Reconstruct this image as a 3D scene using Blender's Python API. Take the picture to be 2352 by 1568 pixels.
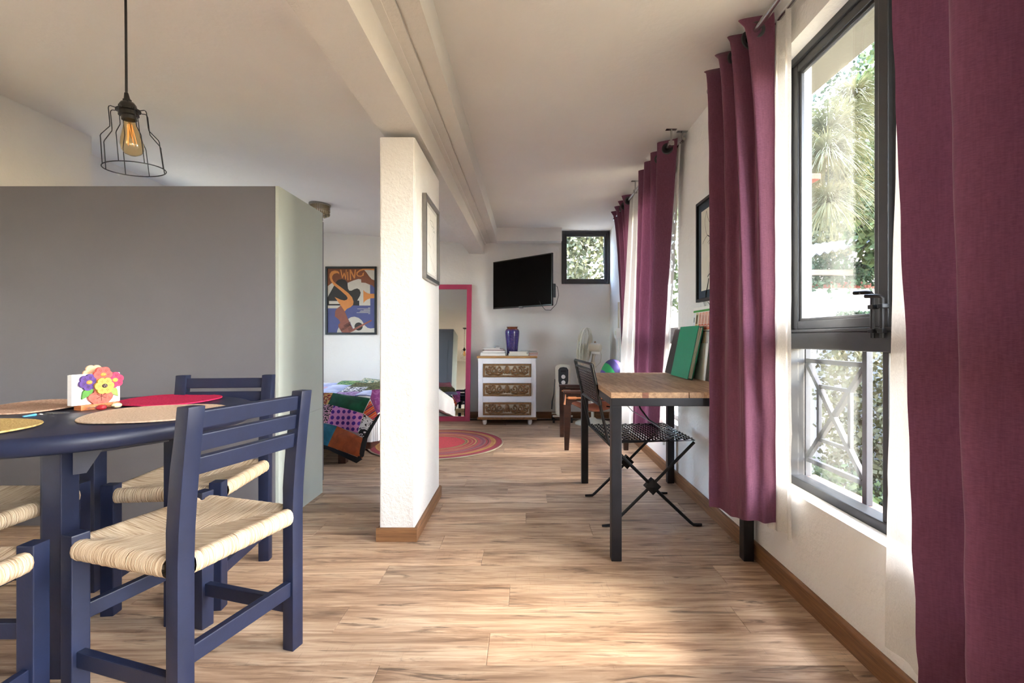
import bpy, bmesh, math, random
from mathutils import Vector, Matrix, noise

# ---------------------------------------------------------------- scene reset
for o in list(bpy.data.objects):
    bpy.data.objects.remove(o)
SC = bpy.context.scene
COL = SC.collection
PI = math.pi
FPX, PX, PY, EYE = 1080.0, 1208.0, 776.0, 1.0      # photo camera: focal length, principal point (px), eye height (m)

# ---------------------------------------------------------------- camera
cam_d = bpy.data.cameras.new('camera')
cam = bpy.data.objects.new('camera', cam_d)
COL.objects.link(cam)
cam.location = (0, 0, EYE)
cam.rotation_euler = (PI / 2, 0, 0)
cam_d.sensor_width = 36.0
cam_d.lens = 36.0 * FPX / 2352.0
cam_d.shift_x = -(PX - 1176.0) / 2352.0
cam_d.shift_y = (PY - 784.0) / 2352.0
cam_d.clip_start = 0.02
SC.camera = cam

# ---------------------------------------------------------------- sky, sun, exposure
world = bpy.data.worlds.new('sky')
SC.world = world
world.use_nodes = True
wn = world.node_tree.nodes
wl = world.node_tree.links
wn.clear()
w_out = wn.new('ShaderNodeOutputWorld')
w_bg = wn.new('ShaderNodeBackground')
w_sky = wn.new('ShaderNodeTexSky')
w_sky.sky_type = 'NISHITA'
w_sky.sun_disc = False
w_sky.sun_elevation = math.radians(44)
w_sky.sun_rotation = math.radians(105)
w_sky.dust_density = 3.0
w_hsv = wn.new('ShaderNodeHueSaturation')
w_hsv.inputs['Saturation'].default_value = 0.9
w_bg.inputs['Strength'].default_value = 1.0
wl.new(w_sky.outputs[0], w_hsv.inputs['Color'])
wl.new(w_hsv.outputs[0], w_bg.inputs['Color'])
wl.new(w_bg.outputs[0], w_out.inputs['Surface'])

sun_d = bpy.data.lights.new('sun', 'SUN')
sun_d.energy = 0.45
sun_d.angle = math.radians(0.6)
sun_d.color = (1.0, 0.98, 0.95)
sun = bpy.data.objects.new('sun', sun_d)
COL.objects.link(sun)
sun.rotation_euler = Vector((0.72, -0.20, 0.66)).to_track_quat('Z', 'Y').to_euler()

SC.view_settings.view_transform = 'Standard'
SC.view_settings.look = 'None'
SC.view_settings.gamma = 1.0
SC.view_settings.use_curve_mapping = False
SC.view_settings.exposure = 3.0

SC.cycles.max_bounces = 8
SC.cycles.glossy_bounces = 3
SC.cycles.transmission_bounces = 4
SC.cycles.caustics_reflective = False
SC.cycles.caustics_refractive = False

# ---------------------------------------------------------------- helpers
def lin(h):
    h = h.lstrip('#')
    v = [int(h[i:i + 2], 16) / 255 for i in (0, 2, 4)]
    return tuple(x / 12.92 if x <= 0.04045 else ((x + 0.055) / 1.055) ** 2.4 for x in v) + (1.0,)

def pt(x, y, Y):
    """photo pixel at known depth Y -> point"""
    return Vector(((x - PX) * Y / FPX, Y, EYE + (PY - y) * Y / FPX))

class MB:
    """collects shapes that become one mesh"""
    def __init__(s):
        s.v = []; s.f = []
    def add(s, vs, fs, M=None):
        b = len(s.v)
        for p in vs:
            p = Vector(p)
            s.v.append(tuple(M @ p) if M else tuple(p))
        s.f += [tuple(b + i for i in f) for f in fs]
        return s
    def box(s, lo, hi, bev=0.0, M=None):
        x0, y0, z0 = lo; x1, y1, z1 = hi
        if bev <= 0:
            vs = [(x0,y0,z0),(x1,y0,z0),(x1,y1,z0),(x0,y1,z0),(x0,y0,z1),(x1,y0,z1),(x1,y1,z1),(x0,y1,z1)]
            fs = [(0,3,2,1),(4,5,6,7),(0,1,5,4),(1,2,6,5),(2,3,7,6),(3,0,4,7)]
            return s.add(vs, fs, M)
        bm = bmesh.new()
        bmesh.ops.create_cube(bm, size=1)
        for v in bm.verts:
            v.co = Vector(((x0+x1)/2 + v.co.x*(x1-x0), (y0+y1)/2 + v.co.y*(y1-y0), (z0+z1)/2 + v.co.z*(z1-z0)))
        bmesh.ops.bevel(bm, geom=bm.edges[:], offset=bev, segments=2, affect='EDGES', profile=0.6)
        return s.take(bm, M)
    def take(s, bm, M=None):
        bm.verts.index_update()
        vs = [v.co.copy() for v in bm.verts]
        fs = [[v.index for v in f.verts] for f in bm.faces]
        bm.free()
        return s.add(vs, fs, M)
    def bar(s, a, b, w, h, up=(0,0,1), bev=0.0):
        """rectangular bar from a to b; w across, h along up"""
        a, b, up = Vector(a), Vector(b), Vector(up)
        d = (b - a); L = d.length; d.normalize()
        x = d.cross(up).normalized(); u = x.cross(d).normalized()
        M = Matrix((x, u, d)).transposed().to_4x4(); M.translation = a
        return s.box((-w/2, -h/2, 0), (w/2, h/2, L), bev, M)
    def tube(s, pts, r, n=8, closed=False, cap=True, M=None):
        P = [Vector(p) for p in pts]; m = len(P)
        rs = r if isinstance(r, (list, tuple)) else [r] * m
        T = []
        for i in range(m):
            a = P[(i - 1) % m] if (closed or i > 0) else P[i]
            b = P[(i + 1) % m] if (closed or i < m - 1) else P[i]
            t = b - a
            T.append(t.normalized() if t.length > 1e-9 else Vector((0, 0, 1)))
        ref = Vector((0, 0, 1)) if abs(T[0].z) < 0.9 else Vector((1, 0, 0))
        u = T[0].cross(ref).normalized()
        vs = []; fs = []
        for i in range(m):
            u = (u - T[i] * u.dot(T[i])).normalized(); w = T[i].cross(u)
            for k in range(n):
                a = 2 * PI * k / n
                vs.append(P[i] + (u * math.cos(a) + w * math.sin(a)) * rs[i])
        for i in range(m if closed else m - 1):
            j = (i + 1) % m
            for k in range(n):
                k2 = (k + 1) % n
                fs.append((i*n + k, i*n + k2, j*n + k2, j*n + k))
        if cap and not closed:
            fs.append(tuple(reversed(range(n)))); fs.append(tuple((m-1)*n + k for k in range(n)))
        return s.add(vs, fs, M)
    def lathe(s, prof, n=24, M=None):
        vs = []; fs = []; m = len(prof)
        for r, z in prof:
            for k in range(n):
                a = 2 * PI * k / n
                vs.append((r * math.cos(a), r * math.sin(a), z))
        for i in range(m - 1):
            for k in range(n):
                k2 = (k + 1) % n
                fs.append((i*n + k, i*n + k2, (i+1)*n + k2, (i+1)*n + k))
        if prof[0][0] > 1e-6: fs.append(tuple(reversed(range(n))))
        if prof[-1][0] > 1e-6: fs.append(tuple((m-1)*n + k for k in range(n)))
        return s.add(vs, fs, M)
    def prism(s, poly, t, M=None):
        """poly in xy, extruded along z from 0 to t"""
        n = len(poly)
        A = sum(poly[i][0]*poly[(i+1)%n][1] - poly[(i+1)%n][0]*poly[i][1] for i in range(n))
        if A < 0: poly = list(reversed(poly))
        vs = [(x, y, 0) for x, y in poly] + [(x, y, t) for x, y in poly]
        fs = [tuple(reversed(range(n))), tuple(range(n, 2*n))]
        fs += [(i, (i+1) % n, n + (i+1) % n, n + i) for i in range(n)]
        return s.add(vs, fs, M)
    def grid(s, fn, nu, nv, M=None, thick=None):
        vs = [fn(i / nu, j / nv) for j in range(nv + 1) for i in range(nu + 1)]
        w = nu + 1
        fs = [(j*w + i, j*w + i + 1, (j+1)*w + i + 1, (j+1)*w + i) for j in range(nv) for i in range(nu)]
        return s.add(vs, fs, M)
    def ball(s, c, r, n=12, m=8, M=None):
        rx, ry, rz = r if isinstance(r, (list, tuple)) else (r, r, r)
        vs = [Vector((c[0], c[1], c[2] - rz))]
        for j in range(1, m):
            a = -PI/2 + PI * j / m
            for k in range(n):
                t = 2 * PI * k / n
                vs.append(Vector((c[0] + rx*math.cos(a)*math.cos(t), c[1] + ry*math.cos(a)*math.sin(t), c[2] + rz*math.sin(a))))
        vs.append(Vector((c[0], c[1], c[2] + rz)))
        fs = [(0, 1 + (k+1) % n, 1 + k) for k in range(n)]
        for j in range(m - 2):
            for k in range(n):
                k2 = (k + 1) % n
                fs.append((1 + j*n + k, 1 + j*n + k2, 1 + (j+1)*n + k2, 1 + (j+1)*n + k))
        top = len(vs) - 1
        fs += [(top, 1 + (m-2)*n + k, 1 + (m-2)*n + (k+1) % n) for k in range(n)]
        return s.add(vs, fs, M)
    def build(s, name, mat, parent=None, smooth=None):
        me = bpy.data.meshes.new(name)
        me.from_pydata([tuple(p) for p in s.v], [], s.f)
        me.validate()
        if mat: me.materials.append(mat)
        if smooth:
            for p in me.polygons: p.use_smooth = True
            if smooth < 180: me.set_sharp_from_angle(angle=math.radians(smooth))
        o = bpy.data.objects.new(name, me)
        COL.objects.link(o)
        if parent: o.parent = parent
        return o

def tag(o, label, cat, group=None, kind=None):
    o['label'] = label; o['category'] = cat
    if group: o['group'] = group
    if kind: o['kind'] = kind
    return o

def struct(o):
    o['kind'] = 'structure'
    return o

def thing(name, label, cat, loc=(0, 0, 0), rz=0.0, group=None):
    o = bpy.data.objects.new(name, None)
    o.empty_display_size = 0.05
    COL.objects.link(o)
    o.location = loc; o.rotation_euler = (0, 0, rz)
    return tag(o, label, cat, group)

def copy_tree(o, parent=None):
    c = o.copy(); COL.objects.link(c); c.parent = parent
    for ch in list(o.children): copy_tree(ch, c)
    return c

def frameM(origin, x, y, z):
    M = Matrix((Vector(x), Vector(y), Vector(z))).transposed().to_4x4()
    M.translation = Vector(origin)
    return M

def RZ(a): return Matrix.Rotation(a, 4, 'Z')
def RX(a): return Matrix.Rotation(a, 4, 'X')
def RY(a): return Matrix.Rotation(a, 4, 'Y')
def TR(x, y, z): return Matrix.Translation((x, y, z))

# ---------------------------------------------------------------- materials
class NT:
    def __init__(s, name):
        s.m = bpy.data.materials.new(name); s.m.use_nodes = True
        s.t = s.m.node_tree; s.n = s.t.nodes; s.l = s.t.links
        s.b = s.n['Principled BSDF']; s.out = s.n['Material Output']
    def new(s, typ, **kw):
        x = s.n.new(typ)
        for k, v in kw.items(): setattr(x, k, v)
        return x
    def link(s, a, b): s.l.new(a, b)
    def val(s, sock, v): s.b.inputs[sock].default_value = v
    def noise(s, vec, scale, detail=4, rough=0.55, dist=0.0):
        x = s.new('ShaderNodeTexNoise')
        x.inputs['Scale'].default_value = scale; x.inputs['Detail'].default_value = detail
        x.inputs['Roughness'].default_value = rough; x.inputs['Distortion'].default_value = dist
        if vec is not None: s.link(vec, x.inputs['Vector'])
        return x.outputs['Fac']
    def mapping(s, vec, scale=(1,1,1), loc=(0,0,0), rot=(0,0,0)):
        x = s.new('ShaderNodeMapping')
        x.inputs['Scale'].default_value = scale; x.inputs['Location'].default_value = loc; x.inputs['Rotation'].default_value = rot
        s.link(vec, x.inputs['Vector'])
        return x.outputs[0]
    def ramp(s, fac, stops, interp='LINEAR'):
        x = s.new('ShaderNodeValToRGB'); r = x.color_ramp; r.interpolation = interp
        while len(r.elements) < len(stops): r.elements.new(0.5)
        for e, (p, c) in zip(r.elements, stops):
            e.position = p; e.color = c
        s.link(fac, x.inputs['Fac'])
        return x.outputs['Color']
    def mix(s, fac, a, b, blend='MIX'):
        x = s.new('ShaderNodeMix', data_type='RGBA', blend_type=blend)
        for sock, v in ((x.inputs['Factor'], fac), (x.inputs[6], a), (x.inputs[7], b)):
            if hasattr(v, 'is_linked') or isinstance(v, bpy.types.NodeSocket): s.link(v, sock)
            else: sock.default_value = v
        return x.outputs[2]
    def math(s, op, a, b=None, c=None):
        x = s.new('ShaderNodeMath', operation=op)
        for i, v in enumerate((a, b, c)):
            if v is None: continue
            if isinstance(v, bpy.types.NodeSocket): s.link(v, x.inputs[i])
            else: x.inputs[i].default_value = v
        return x.outputs[0]
    def bump(s, h, strength=0.3, dist=0.01):
        x = s.new('ShaderNodeBump')
        x.inputs['Strength'].default_value = strength; x.inputs['Distance'].default_value = dist
        s.link(h, x.inputs['Height']); s.link(x.outputs[0], s.b.inputs['Normal'])
    def obj(s): return s.new('ShaderNodeTexCoord').outputs['Object']
    def rnd(s): return s.new('ShaderNodeObjectInfo').outputs['Random']
    def base(s, sock): s.link(sock, s.b.inputs['Base Color'])

def plain(name, col, rough=0.5, metal=0.0, var=0.06, scale=30.0, bump=0.0, bscale=200.0, spec=0.5, coat=0.0):
    """paint / plastic / metal with slight mottling and fine relief"""
    t = NT(name); c = lin(col) if isinstance(col, str) else col
    v = t.obj()
    n = t.noise(v, scale)
    d = tuple(x * (1 - var) for x in c[:3]) + (1,); l = tuple(min(1, x * (1 + var)) for x in c[:3]) + (1,)
    t.base(t.ramp(n, [(0.3, d), (0.7, l)]))
    t.val('Roughness', rough); t.val('Metallic', metal); t.val('Specular IOR Level', spec)
    if coat: t.val('Coat Weight', coat)
    if bump: t.bump(t.noise(v, bscale), bump, 0.002)
    return t.m

def plaster(name, col, s1=9.0, s2=60.0, strength=0.35, rough=0.85):
    t = NT(name); c = lin(col); v = t.obj()
    a = t.noise(v, s1, 6, 0.6); b = t.noise(v, s2, 5, 0.6, 0.4)
    h = t.math('ADD', t.math('MULTIPLY', a, 1.2), t.math('MULTIPLY', b, 0.5))
    t.base(t.ramp(t.noise(v, 2.2, 5), [(0.3, tuple(x * 0.955 for x in c[:3]) + (1,)), (0.7, c)]))
    t.val('Roughness', rough); t.val('Specular IOR Level', 0.25)
    t.bump(h, strength, 0.012)
    return t.m

def wood(name, dark, light, grain=(2, 26, 26), rough=0.5, streak=0.5, bump=0.15, rnd=True, scale=1.0):
    """grain runs along local x"""
    t = NT(name); v = t.obj()
    if rnd:
        r = t.math('MULTIPLY', t.rnd(), 37.0)
        cmb = t.new('ShaderNodeCombineXYZ'); t.link(r, cmb.inputs[0]); t.link(r, cmb.inputs[1]); t.link(r, cmb.inputs[2])
        va = t.new('ShaderNodeVectorMath', operation='ADD'); t.link(v, va.inputs[0]); t.link(cmb.outputs[0], va.inputs[1]); v = va.outputs[0]
    g = t.noise(t.mapping(v, tuple(scale * q for q in grain)), 3.0, 6, 0.62, 0.6)
    g2 = t.noise(t.mapping(v, tuple(scale * q * 3 for q in grain)), 3.0, 4, 0.6)
    f = t.math('ADD', t.math('MULTIPLY', g, 1 - streak * 0.4), t.math('MULTIPLY', g2, streak * 0.4))
    t.base(t.ramp(f, [(0.30, lin(dark)), (0.66, lin(light))]))
    t.val('Roughness', rough)
    t.bump(f, bump, 0.003)
    return t.m

def floor_material():
    t = NT('laminate planks'); v = t.obj()
    r = t.math('MULTIPLY', t.rnd(), 53.0)
    cmb = t.new('ShaderNodeCombineXYZ')
    for i in range(3): t.link(r, cmb.inputs[i])
    va = t.new('ShaderNodeVectorMath', operation='ADD'); t.link(v, va.inputs[0]); t.link(cmb.outputs[0], va.inputs[1]); v = va.outputs[0]
    broad = t.noise(t.mapping(v, (0.8, 7, 1)), 1.6, 4, 0.6, 0.8)
    grain = t.noise(t.mapping(v, (1.0, 13, 1)), 3.0, 7, 0.62, 1.4)
    fine = t.noise(t.mapping(v, (3, 90, 1)), 4.0, 5, 0.6)
    f = t.math('ADD', t.math('MULTIPLY', broad, 0.45), t.math('MULTIPLY', grain, 0.55))
    col = t.ramp(f, [(0.28, lin('#5a3f2b')), (0.40, lin('#9a7452')), (0.50, lin('#c09a74')), (0.62, lin('#dfc19c'))])
    # dark mineral streaks
    st = t.noise(t.mapping(v, (0.9, 8.5, 1), (3, 7, 0)), 2.4, 5, 0.62, 1.8)
    sm = t.ramp(st, [(0.57, (0, 0, 0, 1)), (0.68, (1, 1, 1, 1))])
    col = t.mix(t.math('MULTIPLY', sm, 0.80), col, lin('#4a3324'))
    # knots
    vo = t.new('ShaderNodeTexVoronoi'); vo.inputs['Scale'].default_value = 2.6
    t.link(t.mapping(v, (0.8, 2.6, 1)), vo.inputs['Vector'])
    kn = t.ramp(t.math('ADD', vo.outputs['Distance'], t.math('MULTIPLY', t.noise(t.mapping(v, (9, 40, 1)), 3.0, 4), 0.16)),
                [(0.12, (1, 1, 1, 1)), (0.24, (0, 0, 0, 1))])
    col = t.mix(t.math('MULTIPLY', kn, 0.6), col, lin('#3f2b1f'))
    # saw marks across the board
    sw = t.noise(t.mapping(v, (140, 5, 1), (0, 0, 0), (0, 0, 0.35)), 2.0, 3, 0.5)
    sw_m = t.math('MULTIPLY', t.ramp(sw, [(0.62, (0, 0, 0, 1)), (0.70, (1, 1, 1, 1))]), t.ramp(t.noise(t.mapping(v, (2, 5, 1), (5, 1, 0)), 2.0, 2), [(0.5, (0, 0, 0, 1)), (0.62, (1, 1, 1, 1))]))
    col = t.mix(t.math('MULTIPLY', sw_m, 0.28), col, lin('#5a412f'))
    col = t.mix(t.math('MULTIPLY', fine, 0.12), col, lin('#7a5a40'))
    # each board its own tone
    hs = t.new('ShaderNodeHueSaturation'); t.link(col, hs.inputs['Color'])
    t.link(t.math('MULTIPLY_ADD', t.rnd(), 0.36, 0.80), hs.inputs['Value'])
    hs.inputs['Saturation'].default_value = 0.82
    t.base(hs.outputs[0])
    t.val('Roughness', 0.42); t.val('Specular IOR Level', 0.45)
    t.bump(t.math('SUBTRACT', fine, t.math('MULTIPLY', sm, 0.6)), 0.10, 0.002)
    return t.m

def rush_material():
    t = NT('woven rush'); v = t.obj()
    sp = t.new('ShaderNodeSeparateXYZ'); t.link(v, sp.inputs[0])
    ax = t.math('ABSOLUTE', sp.outputs[0]); ay = t.math('ABSOLUTE', sp.outputs[1])
    side = t.math('GREATER_THAN', ax, ay)
    def pick(a, b):  # side -> a else b
        return t.math('ADD', t.math('MULTIPLY', side, a), t.math('MULTIPLY', t.math('SUBTRACT', 1.0, side), b))
    across = pick(sp.outputs[1], sp.outputs[0])
    along = pick(sp.outputs[0], sp.outputs[1])
    cm = t.new('ShaderNodeCombineXYZ')
    t.link(t.math('MULTIPLY', across, 290.0), cm.inputs[0])
    t.link(t.math('MULTIPLY', along, 9.0), cm.inputs[1])
    t.link(t.math('MULTIPLY', sp.outputs[2], 9.0), cm.inputs[2])
    n = t.noise(cm.outputs[0], 1.0, 3, 0.5, 0.3)
    n2 = t.noise(cm.outputs[0], 0.35, 4, 0.6, 0.5)
    col = t.ramp(n, [(0.26, lin('#5f4733')), (0.38, lin('#a88d70')), (0.52, lin('#cdb89c')), (0.75, lin('#e2d4be'))])
    col = t.mix(t.math('MULTIPLY', n2, 0.25), col, lin('#cdb597'))
    t.base(col); t.val('Roughness', 0.7); t.val('Specular IOR Level', 0.2)
    t.bump(n, 0.9, 0.006)
    return t.m

def fabric_material(name, col, weave=700.0, translucent=0.25, rough=0.9, tcol=None, slub=0.35):
    t = NT(name); c = lin(col); v = t.obj()
    a = t.noise(t.mapping(v, (1, 1, 5)), weave * 0.14, 3); b = t.noise(t.mapping(v, (6, 6, 0.6)), weave * 0.05, 3)
    h = t.math('ADD', t.math('MULTIPLY', a, 0.6), t.math('MULTIPLY', b, 0.4))
    k = slub
    colr = t.ramp(h, [(0.32, tuple(x * (1 - k) for x in c[:3]) + (1,)), (0.5, c), (0.70, tuple(min(1, x * (1 + k) + 0.004) for x in c[:3]) + (1,))])
    t.base(colr); t.val('Roughness', rough); t.val('Specular IOR Level', 0.15)
    t.val('Sheen Weight', 0.25); t.val('Sheen Roughness', 0.4)
    t.bump(h, 0.35, 0.002)
    if translucent:
        tr = t.new('ShaderNodeBsdfTranslucent')
        tr.inputs['Color'].default_value = lin(tcol) if tcol else c
        mx = t.new('ShaderNodeMixShader'); mx.inputs[0].default_value = translucent
        t.link(t.b.outputs[0], mx.inputs[1]); t.link(tr.outputs[0], mx.inputs[2]); t.link(mx.outputs[0], t.out.inputs[0])
    return t.m

def sheer_material():
    t = NT('white voile'); v = t.obj()
    wv = t.noise(t.mapping(v, (3, 3, 1)), 14.0, 2, 0.4, 2.5)
    moire = t.math('MULTIPLY_ADD', t.math('SINE', t.math('MULTIPLY', wv, 70.0)), 0.05, 0.20)
    df = t.new('ShaderNodeBsdfDiffuse'); df.inputs[0].default_value = lin('#f1efe9')
    tl = t.new('ShaderNodeBsdfTranslucent'); tl.inputs[0].default_value = lin('#908e8b')
    tp = t.new('ShaderNodeBsdfTransparent')
    m1 = t.new('ShaderNodeMixShader'); m1.inputs[0].default_value = 0.28
    t.link(df.outputs[0], m1.inputs[1]); t.link(tl.outputs[0], m1.inputs[2])
    m2 = t.new('ShaderNodeMixShader'); t.link(moire, m2.inputs[0])
    t.link(m1.outputs[0], m2.inputs[1]); t.link(tp.outputs[0], m2.inputs[2])
    t.link(m2.outputs[0], t.out.inputs[0])
    return t.m

def glass_material(name='window glass', tint='#fcfdfc', refl=1.0):
    t = NT(name)
    tp = t.new('ShaderNodeBsdfTransparent'); tp.inputs[0].default_value = lin(tint)
    gl = t.new('ShaderNodeBsdfGlossy'); gl.inputs['Roughness'].default_value = 0.02
    lw = t.new('ShaderNodeLayerWeight'); lw.inputs[0].default_value = 0.5
    sch = t.math('MULTIPLY_ADD', t.math('POWER', lw.outputs['Facing'], 5.0), 0.96, 0.03)   # Schlick, same from both sides
    sm = t.noise(t.obj(), 3.0, 3)
    fac = t.math('ADD', t.math('MULTIPLY', sch, refl), t.math('MULTIPLY', sm, 0.01))
    mx = t.new('ShaderNodeMixShader'); t.link(fac, mx.inputs[0])
    t.link(tp.outputs[0], mx.inputs[1]); t.link(gl.outputs[0], mx.inputs[2]); t.link(mx.outputs[0], t.out.inputs[0])
    return t.m

def leaf_material(name, a, b, trans=0.3):
    t = NT(name); v = t.obj()
    n = t.noise(v, 3.5, 3)
    col = t.ramp(n, [(0.32, lin(a)), (0.62, lin(b))])
    t.base(col); t.val('Roughness', 0.55); t.val('Specular IOR Level', 0.25)
    tr = t.new('ShaderNodeBsdfTranslucent'); t.link(col, tr.inputs[0])
    mx = t.new('ShaderNodeMixShader'); mx.inputs[0].default_value = trans
    t.link(t.b.outputs[0], mx.inputs[1]); t.link(tr.outputs[0], mx.inputs[2]); t.link(mx.outputs[0], t.out.inputs[0])
    return t.m

def rings_material(name, cols, R, rough=0.9, ridge=0.0):
    """colour by distance from the local z axis: braided rug"""
    t = NT(name); v = t.obj()
    sp = t.new('ShaderNodeSeparateXYZ'); t.link(v, sp.inputs[0])
    r = t.math('SQRT', t.math('ADD', t.math('POWER', sp.outputs[0], 2.0), t.math('POWER', sp.outputs[1], 2.0)))
    n = t.noise(v, 5.0, 3)
    f = t.math('ADD', t.math('DIVIDE', r, R), t.math('MULTIPLY', t.math('SUBTRACT', n, 0.5), 0.03))
    col = t.ramp(f, cols, 'CONSTANT')
    n2 = t.noise(v, 90.0, 3)
    col = t.mix(t.math('MULTIPLY', n2, 0.35), col, lin('#5f3038'))
    t.base(col); t.val('Roughness', rough); t.val('Specular IOR Level', 0.15)
    t.bump(n2, 0.5, 0.003)
    return t.m

M = {}
M['wall'] = plaster('white plaster', '#e9e6e1', 7.0, 45.0, 0.30)
M['wall_rough'] = plaster('rough white plaster', '#eae8e5', 11.0, 60.0, 0.55)
M['ceiling'] = plaster('ceiling plaster', '#e6e2dd', 5.0, 40.0, 0.16)
M['beam'] = plaster('beam plaster', '#dedad4', 9.0, 50.0, 0.6)
M['floor'] = floor_material()
M['gap'] = plain('dark joint gap', '#4a3a2e', 0.8)  # dark brown subfloor that shows in the board joints
M['skirting'] = wood('skirting wood', '#5f3f28', '#946a46', (1.5, 30, 30), 0.5, 0.5, 0.1, rnd=False)
M['navy'] = plain('navy painted wood', '#192038', 0.42, 0.0, 0.14, 18.0, 0.12, 90.0, 0.4)
M['rush'] = rush_material()
M['cabinet'] = plain('grey painted board', '#6c6c73', 0.45, 0.0, 0.04, 2.5, 0.05, 60.0, 0.4)
M['cabinet_side'] = plain('pale grey green board', '#b2bab4', 0.42, 0.0, 0.03, 2.5, 0.05, 60.0, 0.4)
M['black_metal'] = plain('black iron', '#17171a', 0.45, 0.3, 0.15, 40.0, 0.1, 150.0)
M['steel'] = plain('blackened steel tube', '#26262b', 0.42, 0.5, 0.16, 14.0, 0.08, 90.0)
M['window_frame'] = plain('charcoal aluminium', '#3c3c3e', 0.35, 0.5, 0.06, 20.0, 0.03, 150.0)
M['chrome'] = plain('brushed chrome', '#b9b9b8', 0.25, 1.0, 0.05, 60.0)
M['grommet'] = plain('dark grey plastic ring', '#333336', 0.4, 0.1)
M['purple'] = fabric_material('plum linen', '#6c4254', 700, 0.06, 0.9, '#a06080', 0.22)
M['purple_d'] = M['purple']
M['sheer'] = sheer_material()
M['glass'] = glass_material()
M['pine'] = wood('rough pine top', '#7d5c44', '#bf9c78', (20, 1.6, 20), 0.65, 0.7, 0.35)
M['dark_wood'] = wood('dark brown wood', '#20110d', '#43261c', (3, 3, 12), 0.4, 0.4, 0.08)
M['leather'] = plain('tan leather', '#9c4f22', 0.5, 0, 0.15, 25.0, 0.2, 120.0)
M['copper_wood'] = plain('orange turned wood', '#c07a4e', 0.45, 0, 0.1)
M['white_paint'] = plain('worn white paint', '#e3e3e6', 0.55, 0, 0.04, 8.0, 0.1, 80.0)
M['gold_wood'] = plain('aged gilt wood', '#7d5a35', 0.5, 0.15, 0.4, 40.0, 0.4, 120.0)
M['pink'] = plain('raspberry painted wood', '#b03a5c', 0.45, 0, 0.06, 12.0)
M['mirror'] = plain('mirror silver', '#d9dcd8', 0.015, 1.0, 0.0)
M['black'] = plain('black lacquer', '#101012', 0.4)
M['screen'] = plain('dark television screen', '#100d0c', 0.16, 0.0, 0.0, spec=0.03)
M['paper'] = plain('white paper', '#ece9e2', 0.8, 0, 0.02)
M['cream'] = plain('cream board', '#d8d3c6', 0.8, 0, 0.03)
M['ink'] = plain('black ink', '#2b2a29', 0.9)
M['ink_grey'] = plain('grey pencil', '#9a9894', 0.9)
M['silver'] = plain('silver frame', '#8d8a88', 0.3, 0.9, 0.08)
M['mat_navy'] = plain('dark blue mount board', '#2c3a48', 0.7)
M['ivory'] = plain('ivory plastic', '#d6d0bd', 0.4, 0, 0.03)
M['white_plastic'] = plain('white plastic', '#e6e4de', 0.4, 0, 0.02)
M['dark_plastic'] = plain('charcoal plastic', '#2d3133', 0.4)
M['rubber'] = plain('black rubber', '#141414', 0.6)
M['cord'] = plain('black cable', '#151515', 0.5)
M['grey_cord'] = plain('grey cable', '#8b8782', 0.5)
M['ext_white'] = plaster('white exterior render', '#a9a9ac', 14.0, 70.0, 0.6)
M['terracotta'] = plain('terracotta', '#6e3a2c', 0.75, 0, 0.2, 20.0, 0.3, 60.0)
M['soffit'] = plaster('grey soffit render', '#5b5950', 10.0, 50.0, 0.3)

# ================================================================= ROOM SHELL
XR, XO, YB, ZC = 1.045, 1.215, 5.86, 2.335        # right wall inner/outer face, back wall, ceiling
W1 = (0.15, 2.00); W2 = (3.23, 4.70); W3 = (-1.50, -0.30)
ZS, ZH = 0.394, 2.16                               # sill and head of the long windows

# ---- floor: every laminate board is its own piece
fb = MB().box((-3.35, -2.6, -0.09), (XO, 6.0, -0.0095))
floor = struct(fb.build('floor', M['gap']))
PW, PL = 0.1577, 1.42
Y0 = 1080 * 0.001477                              # a joint line read from the photograph
JO = {0: -0.447, 1: -0.122, 2: -0.658, 3: -0.064, 4: -0.60, 5: -0.198, 6: -0.41, 7: 0.34, 8: 0.0, 9: -0.5, 10: 0.13, 11: -0.12}
rng = random.Random(5)
plank_meshes = {}
def plank_mesh(L):
    k = round(L, 3)
    if k not in plank_meshes:
        g = 0.0004; c = 0.0012; h = PW / 2 - g; l = L / 2 - g
        vs = [(-l, -h, -0.009), (l, -h, -0.009), (l, h, -0.009), (-l, h, -0.009),
              (-l, -h, -c), (l, -h, -c), (l, h, -c), (-l, h, -c),
              (-l + c, -h + c, 0), (l - c, -h + c, 0), (l - c, h - c, 0), (-l + c, h - c, 0)]
        fs = [(0, 3, 2, 1), (8, 9, 10, 11)]
        for i in range(4):
            j = (i + 1) % 4
            fs += [(i, j, 4 + j, 4 + i), (4 + i, 4 + j, 8 + j, 8 + i)]
        me = bpy.data.meshes.new('plank'); me.from_pydata(vs, [], fs); me.materials.append(M['floor'])
        plank_meshes[k] = me
    return plank_meshes[k]
for i in range(-28, 28):
    # row 2 lies between the joint lines y 1391 and 1453 of the photograph
    ya = Y0 + (i - 2) * PW; yb = ya + PW
    if yb < -2.5 or ya > 5.86: continue
    off = JO.get(i, rng.uniform(-0.7, 0.7))
    xs = []
    x = off - 4 * PL
    while x < XR + PL:
        xs.append(x); x += PL
    for a in xs:
        lo, hi = max(a, -3.3), min(a + PL, XR + 0.02)
        if hi - lo < 0.04: continue
        o = bpy.data.objects.new('plank', plank_mesh(hi - lo)); COL.objects.link(o)
        o.parent = floor; o.location = ((lo + hi) / 2, (ya + yb) / 2, 0)

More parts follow.
